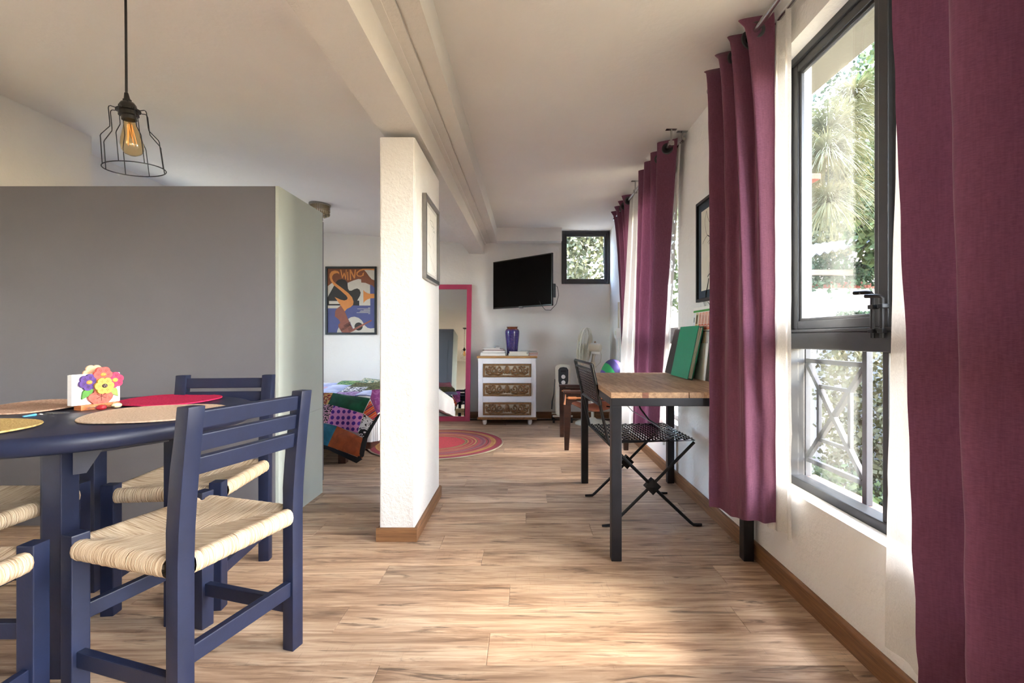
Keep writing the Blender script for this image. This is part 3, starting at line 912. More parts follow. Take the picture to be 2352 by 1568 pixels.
ks = thing('key_bunch', 'two steel keys on a blue tag lying on the navy table', 'keys', (-1.625, 1.595, TZ), 0.55)
bl = plain('bright blue plastic', '#3aa0d6', 0.35)
MB().box((-0.055, -0.008, 0.0), (-0.022, 0.008, 0.007), 0.003, RZ(0.5) @ RY(-0.15) @ TR(0, 0.01, 0.004)).build('key_tag', bl, ks, smooth=40)
MB().tube([(-0.014 + 0.010 * math.cos(a * PI / 8), 0.010 * math.sin(a * PI / 8), 0.0032) for a in range(16)], 0.0012, 6, closed=True).build('key_ring', M['chrome'], ks, smooth=60)
for i, (an, z) in enumerate(((0.06, 0.001), (-0.28, 0.0048))):
    mb = MB(); Mx = RZ(an) @ TR(-0.006, 0, z)
    mb.prism([(0.0, -0.011), (0.020, -0.012), (0.024, -0.004), (0.064, -0.004), (0.066, 0.0), (0.064, 0.003), (0.060, 0.001), (0.056, 0.004), (0.051, 0.002), (0.047, 0.005), (0.042, 0.003), (0.024, 0.005), (0.020, 0.012), (0.0, 0.011)], 0.0024, Mx)
    mb.build('key', M['chrome'], ks)

# ---- pendant lamp with wire cage
LX, LY, LZ = -1.317, 1.55, 1.560
pd = thing('pendant_lamp', 'black wire cage pendant lamp with a clear filament bulb on a cord', 'lamp', (LX, LY, LZ))
zc = zl(LX) - LZ
tilt = RY(math.radians(-4)) @ RX(math.radians(3))
PT = TR(0, 0, 0.245) @ tilt @ TR(0, 0, -0.245)
MB().tube([(-0.004, 0, zc), (-0.002, 0, 0.5), (0, 0, 0.244)], 0.0036, 8).build('cord', M['cord'], pd, smooth=60)
MB().lathe([(0.0, zc - 0.001), (0.045, zc - 0.001), (0.045, zc - 0.012), (0.02, zc - 0.022), (0.0, zc - 0.022)], 20).build('ceiling_rose', M['black_metal'], pd, smooth=40)
MB().lathe([(0.0, 0.247), (0.0055, 0.247), (0.009, 0.226), (0.012, 0.225), (0.012, 0.219), (0.018, 0.216), (0.0235, 0.207), (0.0255, 0.194), (0.034, 0.192), (0.034, 0.188), (0.028, 0.186), (0.028, 0.174), (0.021, 0.172), (0.021, 0.160), (0.0, 0.160)], 24, PT).build('socket', plain('black bakelite', '#151412', 0.25), pd, smooth=40)
bulb = glass_material('bulb glass', '#f7e6c4', 1.4)
MB().lathe([(0.0145, 0.160), (0.0155, 0.150), (0.021, 0.128), (0.029, 0.098), (0.0315, 0.080), (0.0295, 0.062), (0.022, 0.050), (0.010, 0.0445), (0.0, 0.0435)], 28, PT).build('bulb', bulb, pd, smooth=180)
mb = MB()
for k in range(5):
    a = 2 * PI * k / 5; b = 2 * PI * (k + 0.5) / 5
    mb.tube([(0.006 * math.cos(a), 0.006 * math.sin(a), 0.145), (0.013 * math.cos(b), 0.013 * math.sin(b), 0.078), (0.006 * math.cos(b + .6), 0.006 * math.sin(b + .6), 0.143)], 0.0009, 5, M=PT)
fil = NT('filament'); fil.val('Emission Color', lin('#ffb066')); fil.val('Emission Strength', 0.12); fil.base(fil.ramp(fil.noise(fil.obj(), 50), [(0.3, lin('#b06a30')), (0.7, lin('#d08a4a'))]))
mb.build('filament', fil.m, pd)
mb = MB().lathe([(0.004, 0.16), (0.004, 0.11), (0.0015, 0.10), (0.0, 0.099)], 10, PT); mb.build('glass_stem', bulb, pd, smooth=60)
for k in range(8):
    a = 2 * PI * k / 8 + 0.2
    pr = [(0.030, 0.190), (0.046, 0.192), (0.0505, 0.189), (0.052, 0.183), (0.0525, 0.135), (0.0535, 0.125), (0.078, 0.094), (0.0805, 0.088), (0.0805, 0.080), (0.0835, 0.0)]
    MB().tube([(r * math.cos(a), r * math.sin(a), z) for r, z in pr], 0.0014, 6, M=PT).build('cage_wire', M['black_metal'], pd, smooth=60)
MB().tube([(0.0835 * math.cos(2 * PI * k / 48), 0.0835 * math.sin(2 * PI * k / 48), 0.0) for k in range(48)], 0.0017, 6, closed=True, M=PT).build('cage_ring', M['black_metal'], pd, smooth=60)

# ---- crystal ceiling light over the bed
cr = thing('ceiling_light', 'round crystal flush ceiling light above the bed', 'ceiling light', (-1.955, 4.46, zl(-1.955) - 0.13))
MB().lathe([(0.0, 0.132), (0.098, 0.132), (0.098, 0.112), (0.0, 0.110)], 32).build('plate', M['silver'], cr, smooth=40)
crys = glass_material('cut crystal', '#e8e0d0', 3.0)
for k in range(30):
    a = 2 * PI * k / 30
    Mx = TR(0.086 * math.cos(a), 0.086 * math.sin(a), 0) @ RZ(a)
    mb = MB().box((-0.006, -0.007, 0.055), (0.006, 0.007, 0.110), 0.003, Mx); mb.ball((-0.004, 0, 0.035), (0.009, 0.008, 0.018), 8, 6, Mx)
    mb.build('crystal', crys, cr)
for k in range(16):
    a = 2 * PI * k / 16
    mb = MB().ball((0.055 * math.cos(a), 0.055 * math.sin(a), 0.022), (0.011, 0.011, 0.02), 8, 6); mb.build('crystal', crys, cr)

# ================================================================= DESK BY THE WINDOW WALL
DX0, DX1, DY0, DY1, DZ = 0.380, 1.024, 2.100, 3.300, 0.757
dk_ = thing('desk', 'wooden plank desk on a black steel frame pushed against the window wall', 'desk', (0.70, 2.70, 0))
def dl(x, y, z): return (x - 0.70, y - 2.70, z)
for (a, b) in ((DX0, 0.5445), (0.5455, 0.728), (0.7305, DX1)):
    MB().box(dl(a, DY0, DZ - 0.026), dl(b, DY1, DZ), 0.0022).build('plank', M['pine'], dk_)
MB().box(dl(0.520, DY0 - 0.0012, DZ - 0.0255), dl(0.548, DY0 + 0.02, DZ - 0.0004), 0.0008).build('end_plug', wood('reddish plug', '#5f382a', '#8a5a44', (3, 3, 30), 0.6, 0.5, 0.2), dk_)
T = 0.046
for x in (DX0 + 0.003, DX1 - T - 0.003):
    for y in (DY0 + 0.003, 3.232):
        MB().box(dl(x, y, 0.0), dl(x + T, y + T, DZ - 0.026 - 0.036), 0.003).build('leg', M['steel'], dk_)
zA = DZ - 0.0265
MB().box(dl(DX0 + 0.003, DY0 + 0.003, zA - 0.036), dl(DX1 - 0.003, DY0 + 0.003 + T, zA), 0.003).build('frame_rail', M['steel'], dk_)
MB().box(dl(DX0 + 0.003, 3.232, zA - 0.036), dl(DX1 - 0.003, 3.232 + T, zA), 0.003).build('frame_rail', M['steel'], dk_)
for x in (DX0 + 0.003, DX1 - T - 0.003):
    MB().box(dl(x, DY0 + 0.003 + T, zA - 0.036), dl(x + T, 3.232, zA), 0.003).build('frame_rail', M['steel'], dk_)

# ---- leaning folders on the desk
def leaning(name, label, cat, B0, B1, up, th, m, inner=None):
    """slab whose bottom edge runs B0->B1 and which leans along up; thickness towards the room"""
    B0, B1, up = Vector(B0), Vector(B1), Vector(up)
    L = (B1 - B0).length; x = (B1 - B0).normalized(); H = up.length
    n = x.cross(up).normalized()
    if n.x > 0: n = -n
    y = up.normalized()
    t = thing(name, label, cat, B0)
    Mx = Matrix((x, y, n)).transposed().to_4x4()
    return t, Mx, L, H
zD = DZ + 0.001
t, Mx, L, H = leaning('ring_binder', 'bright green ring binder leaning against the wall on the desk', 'binder', (0.957, 2.70, zD), (0.967, 3.045, zD), (0.052, -0.035, 0.308), 0, None)
gr = plain('emerald vinyl', '#0b8a63', 0.4, 0, 0.06, 6.0, 0.12, 25.0)
sh = Matrix(); sh[0][1] = 0.0
MB().box((0.0, 0.0, 0.0), (L, H, 0.004), 0.0015, Mx).build('back_cover', gr, t)
MB().box((0.0, 0.0, 0.026), (L, H, 0.030), 0.0015, Mx).build('front_cover', gr, t)
MB().box((L - 0.004, 0.0, 0.004), (L, H, 0.026), 0.001, Mx).build('spine', gr, t)
for i in range(5):
    MB().box((0.008 + 0.003 * (i % 2), 0.006, 0.0045 + i * 0.0042), (L - 0.006, H - 0.008 - 0.004 * (i % 3), 0.0083 + i * 0.0042), 0.0006, Mx).build('page_block', [M['paper'], M['cream'], plain('pale green paper', '#d5e3c0', 0.8)][i % 3], t)
t2, Mx2, L2, H2 = leaning('document_folder', 'dark brown folder leaning behind the green binder', 'folder', (0.975, 2.96, zD), (0.975, 3.285, zD), (0.055, -0.05, 0.300), 0, None)
MB().box((0, 0, 0), (L2, H2, 0.0035), 0.001, Mx2).build('cover', plain('dark brown leatherette', '#2f2622', 0.55, 0, 0.08), t2)
MB().box((0.004, 0.004, 0.0036), (L2 - 0.004, H2 - 0.004, 0.0075), 0.001, Mx2).build('cover', plain('dark brown board', '#2f2622', 0.55, 0, 0.08), t2)
t3, Mx3, L3, H3 = leaning('travel_brochure', 'printed leaflet chart with coloured columns leaning behind the green binder', 'leaflet', (1.012, 2.655, zD), (1.012, 2.945, zD), (0.022, -0.055, 0.425), 0, None)
MB().box((0, 0, 0), (L3, H3, 0.003), 0, Mx3).build('sheet', M['paper'], t3)
def cell(x0, x1, y0, y1, col):
    MB().box((x0, y0, 0.003), (x1, y1, 0.0036), 0, Mx3).build('printed_cell', plain('print ' + col, col, 0.7, 0, 0.05), t3)
cell(0.0, L3 * 0.98, H3 - 0.030, H3 - 0.018, '#4f9a4a')
for i in range(4):
    x0 = 0.008 + i * 0.046
    cell(x0, x0 + 0.038, H3 - 0.100, H3 - 0.034, '#e8a890'); cell(x0 + 0.006, x0 + 0.032, H3 - 0.094, H3 - 0.044, '#efc8b8')
    cell(x0, x0 + 0.038, H3 - 0.136, H3 - 0.102, '#d9694a'); cell(x0 + 0.012, x0 + 0.028, H3 - 0.134, H3 - 0.110, '#f0e6dc')
for i, c in enumerate(('#b9b6b2', '#e8b890', '#9fb4cf', '#c9c0b0')):
    x0 = 0.008 + i * 0.046; cell(x0, x0 + 0.038, H3 - 0.215, H3 - 0.142, c)
cell(0.196, 0.234, H3 - 0.215, H3 - 0.105, '#dcb76a'); cell(0.196, 0.234, H3 - 0.104, H3 - 0.034, '#d9c89a'); cell(0.203, 0.228, H3 - 0.100, H3 - 0.046, '#5a3a30')
cell(0.240, 0.275, H3 - 0.215, H3 - 0.150, '#a8295a'); cell(0.240, 0.275, H3 - 0.142, H3 - 0.034, '#dfe0e2'); cell(0.250, 0.268, H3 - 0.090, H3 - 0.060, '#4a4a50')
MB().box((0, H3 - 0.148, 0.003), (L3, H3 - 0.1445, 0.0037), 0, Mx3).build('printed_line', M['ink'], t3)

# ---- black iron folding chair with woven seat
fc = thing('folding_chair', 'black iron folding chair with woven strip seat pushed under the desk', 'chair', (0.655, 2.745, 0), math.radians(3.5))
# local: x from backrest (-) to front (+); y across
S = 0.237; SZt = 0.45
IR = M['black_metal']
strap = plain('black vinyl strip', '#141417', 0.22, 0, 0.1)
ring = [(-S, -S, SZt), (S, -S, SZt), (S, S, SZt), (-S, S, SZt)]
MB().tube(ring, 0.0105, 10, closed=True).build('seat_frame', IR, fc, smooth=60)
for sy in (-1, 1):
    y = sy * (S + 0.002)
    MB().tube([(S - 0.004, y, SZt - 0.008), (0.0, y, 0.214), (-S + 0.03, y, 0.018), (-S + 0.016, y, 0.0075), (-S - 0.03, y, 0.0065)], [0.0085] * 3 + [0.0085, 0.006], 8).build('leg', IR, fc, smooth=60)
    y2 = sy * (S + 0.018)
    # the back post runs on down as the second leg
    MB().tube([(-S - 0.090, y2, 0.862), (-S - 0.078, y2, 0.80), (-S + 0.0, y2, 0.45), (0.0, y2, 0.214), (S - 0.03, y2, 0.018), (S - 0.016, y2, 0.0075), (S + 0.03, y2, 0.0065)], [0.0085] * 6 + [0.006], 8).build('back_post', IR, fc, smooth=60)
    hub = MB(); q = 0.031
    Mx = TR(0, sy * (S + 0.009), 0.214) @ RY(PI / 4)
    hub.box((-q, -0.018, -q), (q, 0.018, q), 0.002, Mx)
    yy = sy * 0.018
    hub.add([(-q, yy, -q), (q, yy, -q), (q, yy, q), (-q, yy, q), (0, yy + sy * 0.014, 0)], [(0, 1, 4), (1, 2, 4), (2, 3, 4), (3, 0, 4)] if sy < 0 else [(1, 0, 4), (2, 1, 4), (3, 2, 4), (0, 3, 4)], Mx)
    hub.build('pivot_block', IR, fc)
MB().tube([(0, -S, 0.214), (0, S, 0.214)], 0.005, 8).build('pivot_rod', M['steel'], fc, smooth=60)
def weave(fn, nu, nv, Lu, Lv, w, t=0.0016, amp=0.0016):
    """over-under strips on the patch fn(u,v,h) with u in [0,Lu], v in [0,Lv]"""
    mb = MB(); per = 2
    for i in range(nu):
        c = (i + 0.5) * Lu / nu
        rows = []
        N = nv * per
        for j in range(N + 1):
            v = Lv * j / N
            h = amp * math.cos(PI * (j / per) + PI * i)
            rows.append([fn(c - w / 2, v, h), fn(c + w / 2, v, h)])
        b = [p for r in rows for p in r]
        mb.add(b, [(2*j, 2*j + 1, 2*j + 3, 2*j + 2) for j in range(N)])
    for i in range(nv):
        c = (i + 0.5) * Lv / nv
        rows = []
        N = nu * per
        for j in range(N + 1):
            u = Lu * j / N
            h = -amp * math.cos(PI * (j / per) + PI * i)
            rows.append([fn(u, c - w / 2, h), fn(u, c + w / 2, h)])
        b = [p for r in rows for p in r]
        mb.add(b, [(2*j, 2*j + 2, 2*j + 3, 2*j + 1) for j in range(N)])
    return mb
o = weave(lambda u, v, h: (-S + u, -S + v, SZt + 0.006 + h), 22, 22, 2*S, 2*S, 0.0135, amp=0.003).build('woven_seat', strap, fc, smooth=180); o['kind'] = 'stuff'
Bt = Vector((-S - 0.090, 0, 0.862)); Bb = Vector((-S - 0.042, 0, 0.645)); bd = Bt - Bb; bn = Vector((bd.z, 0, -bd.x)).normalized()
HB = bd.length; bdn = bd.normalized(); SB = S + 0.018
o = weave(lambda u, v, h: Vector((0, -SB + u, 0)) + Bb + bdn * v + bn * (h + 0.002), 24, 12, 2*SB, HB - 0.03, 0.0155, amp=0.0025).build('woven_backrest', strap, fc, smooth=180); o['kind'] = 'stuff'
for p, nm in ((Bt, 'top_rail'), (Bt - bdn * 0.035, 'cross_rail'), (Bb, 'cross_rail')):
    MB().tube([(p.x, -SB, p.z), (p.x, SB, p.z)], 0.0075, 8).build(nm, IR, fc, smooth=60)
for sy in (-1, 1):
    MB().tube([Vector((0, sy * SB, 0)) + Bb + bdn * (HB * k / 14) for k in range(15)], [0.0115 if k % 2 else 0.0100 for k in range(15)], 8).build('strip_wrapping', strap, fc, smooth=60)
MB().tube([(-S - 0.01, -SB + 0.0, 0.640), (-S + 0.03, -SB + 0.0, 0.636)], 0.004, 6).build('strap_tail', strap, fc)

# loose cable hanging under the desk
mb = MB().tube([(0.60, 3.20, 0.69), (0.63, 3.17, 0.60), (0.70, 3.10, 0.52), (0.78, 3.0, 0.475), (0.80, 2.75, 0.466), (0.84, 2.58, 0.466)], 0.003, 6)
tag(mb.build('cable', M['grey_cord'], smooth=60), 'thin grey cable drooping below the desk over the chair seat', 'cable')
mb = MB().tube([(0.76, 3.19, 0.70), (0.755, 3.19, 0.60), (0.765, 3.15, 0.53), (0.79, 3.02, 0.474), (0.80, 2.86, 0.470)], 0.006, 6)
tag(mb.build('cable', M['cord'], smooth=60), 'thick black cable hanging below the desk over the chair seat', 'cable')
mb = MB().box((0.74, 3.155, 0.694), (0.80, 3.20, 0.672)); mb.tube([(0.775 + 0.025 * math.cos(a), 3.18, 0.66 + 0.025 * math.sin(a)) for a in [0.3 * k - 1.8 for k in range(12)]], 0.008, 6)
tag(mb.build('cable_hook', M['rubber'], smooth=40), 'black hook shaped cable holder fixed below the desk top', 'hook')

# ================================================================= CURTAINS
RX_, RZ_ = 0.930, 2.245
def poly_at(P, u):
    n = len(P) - 1; k = min(int(u * n), n - 1); t = u * n - k
    a, b = Vector(P[k]), Vector(P[k + 1])
    return a + (b - a) * t, (b - a).normalized()
def curtain(name, label, group, top, bot, zt, zb, folds, at, ab, mat, nu=96, nv=40, phase=0.0, crease=0.004, hem=0.0, thick=0.0, prof=1.0, seed=1, panel='panel', fbot=None, pbot=0.0):
    """cloth between a gathered top line and a looser bottom line (plan polylines)"""
    base = (top[0][0], top[0][1], zb)
    c = thing(name, label, 'curtain', base, 0, group)
    B = Vector(base)
    rg = random.Random(seed); ph2 = rg.uniform(0, 6)
    def fn(u, v):
        a, ta = poly_at(top, u); b, tb_ = poly_at(bot, u)
        e = v ** prof
        p = a + (b - a) * e; tg = (ta + (tb_ - ta) * e).normalized()
        n = Vector((tg[1], -tg[0], 0))
        if n.x > 0: n = -n
        s = math.sin(2 * PI * folds * u + phase)
        s2 = math.sin(2 * PI * folds * 0.47 * u + ph2 + v * 1.2)
        amp = at + (ab - at) * e
        if fbot is None:
            off = amp * (s * (1 - 0.35 * e) + s2 * 0.55 * e)
        else:                                   # tight gathers at the rod open into a few broad folds at the hem
            w = e ** 0.8
            off = at * s * (1 - w) + ab * (math.sin(2 * PI * fbot * u + pbot) * 0.8 + 0.35 * s * (1 - 0.5 * e)) * w
        off += crease * noise.noise(Vector((u * 9, v * 16, seed * 3.1))) * (0.2 + v)
        # hem seam: slight pinch
        if hem and abs(v - (1 - hem)) < 0.012: off -= 0.002
        z = zt + (zb - zt) * v - 0.006 * s2 * (v ** 6)
        return Vector((p[0], p[1], 0)) + n * off + Vector((0, 0, z)) - B
    mb = MB().grid(fn, nu, nv)
    o = mb.build(panel, mat, c, smooth=180)
    return c, fn, B
PU = M['purple']
cB, fB, bB = curtain('curtain', 'light plum eyelet curtain hanging in front of the desk end', 'plum eyelet curtains',
    [(RX_, 1.875), (RX_, 2.06), (RX_, 2.30)], [(0.985, 1.862), (0.895, 1.925), (0.785, 2.030)], 2.300, 0.262, 3.5, 0.060, 0.040, PU, 140, 60, -PI / 2, 0.007, 0.075, seed=2, fbot=1.15, pbot=-PI / 2, prof=0.45)
cA, fA, bA = curtain('curtain', 'dark plum curtain gathered beside the sash bolts of the large window', 'plum eyelet curtains',
    [(RX_, 0.50), (RX_, 0.80), (RX_, 1.168)], [(0.922, 0.50), (0.917, 0.77), (0.912, 1.045)], 2.300, 0.12, 3.4, 0.055, 0.055, PU, 200, 60, -1.78, 0.008, 0.07, seed=5, fbot=3.4, pbot=-1.78)
cC, fC, bC = curtain('curtain', 'plum curtain with deep folds behind the desk, bunched at the rod end', 'plum eyelet curtains',
    [(RX_, 3.05), (RX_, 3.35), (RX_, 3.66)], [(0.950, 3.47), (0.895, 3.60), (0.845, 3.74)], 2.300, 0.262, 3.5, 0.055, 0.036, PU, 100, 50, -PI / 2, 0.006, 0.075, seed=9, fbot=2.2, pbot=-PI / 2)
cD, fD, bD = curtain('curtain', 'plum curtain nearest the small high window, partly behind a white voile', 'plum eyelet curtains',
    [(RX_, 4.22), (RX_, 4.52), (RX_, 4.85)], [(0.998, 4.40), (0.998, 4.60), (0.998, 4.82)], 2.300, 0.262, 3.5, 0.055, 0.016, PU, 100, 50, -PI / 2, 0.006, 0.075, seed=12, fbot=2.2, pbot=-PI / 2, prof=0.45)
# eyelet rings where the rod threads the cloth
def eyelets(c, ys, base, ang=0.45):
    for i, y in enumerate(ys):
        Mx = TR(RX_ - base.x, y - base.y, RZ_ - base.z) @ RZ(ang * (1 if i % 2 else -1)) @ RX(PI / 2)
        prof = [(0.023, -0.004), (0.032, -0.006), (0.036, -0.003), (0.036, 0.003), (0.032, 0.006), (0.023, 0.004), (0.023, -0.004)]
        MB().lathe(prof, 24, Mx).build('eyelet_ring', M['grommet'], c, smooth=50)
eyelets(cB, (1.905, 1.966, 2.026, 2.10), bB, 0.35)
eyelets(cA, (0.60, 0.80, 1.0), bA, 0.9)
eyelets(cC, (3.094, 3.18, 3.27, 3.355), bC, 0.35)
eyelets(cD, (4.262, 4.35, 4.437, 4.527), bD, 0.35)

SH = M['sheer']
curtain('curtain', 'white voile curtain between the light plum curtain and the charcoal window frame', 'white voile curtains',
    [(1.016, 1.80), (1.016, 2.08)], [(1.016, 1.79), (1.012, 1.93), (1.005, 2.06)], 2.275, 0.225, 4.0, 0.012, 0.012, SH, 80, 40, 0.0, 0.004, 0.2, seed=21)
curtain('curtain', 'white voile curtain hanging over the plaster below the large window beside the dark plum curtain', 'white voile curtains',
    [(1.004, 0.70), (1.004, 1.235)], [(1.006, 0.62), (1.006, 0.95), (1.004, 1.300)], 2.275, 0.15, 5.0, 0.014, 0.018, SH, 100, 40, 1.0, 0.004, 0.2, seed=22)
curtain('curtain', 'narrow white voile strip between the plum curtain behind the desk and the picture wall', 'white voile curtains',
    [(1.012, 3.06), (1.012, 3.32)], [(1.018, 3.42), (1.012, 3.62)], 2.275, 0.225, 3.0, 0.012, 0.016, SH, 60, 40, 0.4, 0.004, 0.2, seed=23)
curtain('curtain', 'white voile curtain flaring towards the floor between two plum curtains', 'white voile curtains',
    [(0.990, 3.84), (0.945, 4.22)], [(0.905, 3.74), (0.855, 3.92), (0.822, 4.15)], 2.275, 0.225, 3.0, 0.016, 0.020, SH, 80, 40, 0.7, 0.004, 0.2, seed=24)

# rods, finials and brackets
def rod(label, x, z, y0, y1, r, fin, brk):
    t = thing('curtain_rod', label, 'curtain rod', (x, y0, z))
    MB().tube([(0, 0, 0), (0, y1 - y0, 0)], r, 14).build('rod', M['chrome'], t, smooth=60)
    for y in fin:
        Mx = TR(0, y - y0, 0) @ RX(PI / 2)
        MB().lathe([(0.0, -0.016), (r * 1.4, -0.016), (r * 1.45, -0.013), (r * 1.45, 0.016), (0.0, 0.016)], 18, Mx).build('finial', M['chrome'], t, smooth=40)
    for y in brk:
        mb = MB(); mb.box((-0.034, y - y0 - 0.014, ZC - z - 0.003), (0.034, y - y0 + 0.014, ZC - z), 0.001)
        mb.box((-0.004, y - y0 - 0.010, r), (0.004, y - y0 + 0.010, ZC - z - 0.003))
        mb.box((-r * 1.3, y - y0 - 0.010, -r * 1.2), (r * 1.3, y - y0 + 0.010, r * 1.2), 0.002)
        mb.build('bracket', M['chrome'], t, smooth=40)
    return t
rod('thick chrome curtain rod above the large window carrying the light plum curtain', RX_, RZ_, -0.1, 2.36, 0.0125, (2.36,), (1.70, 0.3))
rod('thick chrome curtain rod along the far window with a drum finial', RX_, RZ_, 3.02, 4.92, 0.0125, (3.02, 4.92), (3.01, 4.0))
rod('thin steel voile rod above the large window', 1.012, 2.272, -0.1, 2.16, 0.007, (2.16,), (1.62,))
rod('thin steel voile rod along the far window', 1.010, 2.272, 3.02, 4.6, 0.007, (3.02,), (3.04,))

# ================================================================= PICTURES ON WALLS
def ribbon(mb, pts, w, Mx, z):
    for (a, b) in zip(pts[:-1], pts[1:]):
        a, b = Vector((a[0], a[1], 0)), Vector((b[0], b[1], 0)); d = b - a
        if d.length < 1e-6: continue
        n = Vector((-d.y, d.x, 0)).normalized() * w / 2; e = d.normalized() * w * 0.3
        mb.add([a - n - e, b - n + e, b + n + e, a + n - e], [(0, 1, 2, 3)], Mx @ TR(0, 0, z))
def curve(pts, n=10):
    out = []
    P = [pts[0]] + list(pts) + [pts[-1]]
    for i in range(1, len(P) - 2):
        p0, p1, p2, p3 = [Vector((q[0], q[1])) for q in P[i - 1:i + 3]]
        for k in range(n):
            t = k / n
            q = 0.5 * ((2 * p1) + (-p0 + p2) * t + (2*p0 - 5*p1 + 4*p2 - p3) * t * t + (-p0 + 3*p1 - 3*p2 + p3) * t ** 3)
            out.append((q.x, q.y))
    out.append(tuple(pts[-1]))
    return out
def picture(label, loc, Mx, W, H, fw, mf, mmat, mat_w, mpap, depth=0.02, glass=True):
    t = thing('framed_picture', label, 'picture', loc)
    f = MB()
    for a in (((0, 0, 0), (fw, H, depth)), ((W - fw, 0, 0), (W, H, depth)), ((fw, 0, 0), (W - fw, fw, depth)), ((fw, H - fw, 0), (W - fw, H, depth))):
        f.box(a[0], a[1], 0.0015, Mx)
    f.build('frame', mf, t)
    MB().box((fw * 0.8, fw * 0.8, 0.001), (W - fw * 0.8, H - fw * 0.8, 0.008), 0, Mx).build('mount', mmat, t)
    mw = fw + mat_w
    p = MB().box((mw, mw, 0.008), (W - mw, H - mw, 0.0092), 0, Mx).build('sheet', mpap, t)
    return t, p, mw
# ink drawing on the right wall (seen to the left of the light plum curtain): local x towards the camera
MW = Matrix(((0, 0, -1), (-1, 0, 0), (0, 1, 0))).to_4x4()     # x->-Y, y->Z, z->-X
t, p, mw = picture('ink figure drawing in a black frame with dark blue mount above the desk', (XR, 2.84, 1.213), MW, 0.50, 0.592, 0.018, M['black'], M['mat_navy'], 0.045, M['cream'])
mb = MB(); z = 0.0095
k = 0.001
def dpts(a): return [(x * 0.00150 + 0.07, 0.53 - y * 0.00048) for x, y in a]
mb2 = MB()
for pts, w in (([(50, 30), (35, 120), (40, 240), (60, 330), (110, 380), (170, 400)], 0.003), ([(50, 30), (60, 110), (85, 200), (130, 260), (190, 300), (240, 310)], 0.003),
               ([(95, 190), (85, 150), (100, 120), (112, 150), (105, 200)], 0.0022), ([(10, 400), (30, 360), (60, 330), (80, 360), (90, 400), (70, 440)], 0.003),
               ([(60, 420), (100, 380), (140, 430), (160, 520), (150, 600)], 0.003), ([(100, 460), (90, 560), (80, 660), (70, 760), (60, 820)], 0.002),
               ([(150, 480), (145, 600), (130, 700), (140, 800)], 0.002), ([(60, 820), (90, 780), (130, 760), (150, 800), (120, 860)], 0.006),
               ([(70, 850), (60, 930), (45, 1010), (40, 1080)], 0.012), ([(120, 850), (110, 930), (90, 1010), (95, 1080)], 0.008),
               ([(40, 1080), (70, 1100), (110, 1070), (140, 1100)], 0.006), ([(60, 1120), (80, 1160), (60, 1200), (100, 1180), (130, 1130)], 0.004),
               ([(80, 1240), (100, 1200), (140, 1220), (120, 1270)], 0.004), ([(200, 330), (230, 480), (240, 640), (220, 800), (230, 1000), (210, 1150)], 0.003)):
    ribbon(mb2, curve(dpts(pts)), w, MW, z)
mb2.build('ink_drawing', M['ink'], p)
mb2 = MB()
for i in range(9):
    ribbon(mb2, dpts([(5 + i * 3, 1090 + i * 9), (30 + i * 2, 1096 + i * 9)]), 0.0015, MW, z)
ribbon(mb2, curve(dpts([(0, 1290), (8, 1270), (14, 1295), (24, 1275), (34, 1290), (48, 1275), (60, 1285)])), 0.002, MW, z)
mb2.build('signature', M['ink'], p)

# pencil drawing in a silver frame on the pillar: local x away from the camera
MP = Matrix(((0, 0, 1), (1, 0, 0), (0, 1, 0))).to_4x4()
t, p, mw = picture('faint pencil drawing in a silver frame on the side of the pillar', (PXR + 0.001, 2.485, 1.318), MP, 0.385, 0.450, 0.022, M['silver'], plain('pale grey mount', '#d2d0ca', 0.7), 0.022, M['paper'], 0.022)
mb2 = MB()
def pp(a): return [(0.06 + x * 0.0016, 0.395 - y * 0.00029) for x, y in a]
for pts in ([(50, 60), (70, 120), (60, 200), (90, 260), (120, 240), (140, 290), (120, 340)], [(60, 180), (100, 160), (130, 230), (110, 300), (150, 330)],
            [(40, 420), (60, 560), (50, 640), (70, 700)], [(120, 420), (110, 520), (130, 640), (120, 760)],
            [(20, 640), (30, 760), (50, 860), (80, 960), (110, 1060), (130, 1120)], [(30, 660), (60, 700), (60, 800), (80, 900), (120, 1010), (150, 1100)], [(150, 1120), (165, 1160), (150, 1200)]):
    ribbon(mb2, curve(pp(pts)), 0.0022, MP, 0.0095)
mb2.build('pencil_drawing', M['ink_grey'], p)

# ================================================================= FAR END OF THE ROOM
# ---- chest with carved drawers
ch = thing('chest_of_drawers', 'white chest with three carved gilt drawers under the television', 'chest', (-0.217, 5.62, 0))
hw, y0, y1 = 0.332, -0.215, 0.215
WP, GW = M['white_paint'], M['gold_wood']
for sx in (-1, 1):
    for yy in (y0 + 0.045, y1 - 0.045):
        MB().lathe([(0.0, 0.0), (0.016, 0.0), (0.022, 0.012), (0.027, 0.038), (0.024, 0.045), (0.027, 0.050), (0.024, 0.060), (0.0, 0.060)], 14, TR(sx * 0.262, yy, 0)).build('foot', WP, ch, smooth=40)
mb = MB().box((-hw - 0.012, y0 - 0.012, 0.060), (hw + 0.012, y1, 0.090), 0.008); mb.build('plinth', GW, ch)
mb = MB()
zb_, zt_ = 0.090, 0.768
mb.box((-hw, y0 + 0.018, zb_), (-hw + 0.02, y1, zt_)); mb.box((hw - 0.02, y0 + 0.018, zb_), (hw, y1, zt_)); mb.box((-hw + 0.02, y1 - 0.015, zb_), (hw - 0.02, y1, zt_))
mb.build('carcass', WP, ch)
mb = MB().box((-hw, y0, zb_), (-hw + 0.055, y0 + 0.018, zt_), 0.002); mb.box((hw - 0.055, y0, zb_), (hw, y0 + 0.018, zt_), 0.002)
dzs = [(0.112, 0.262), (0.332, 0.482), (0.550, 0.704)]
zz_ = [zb_] + [q for d in dzs for q in d] + [zt_]
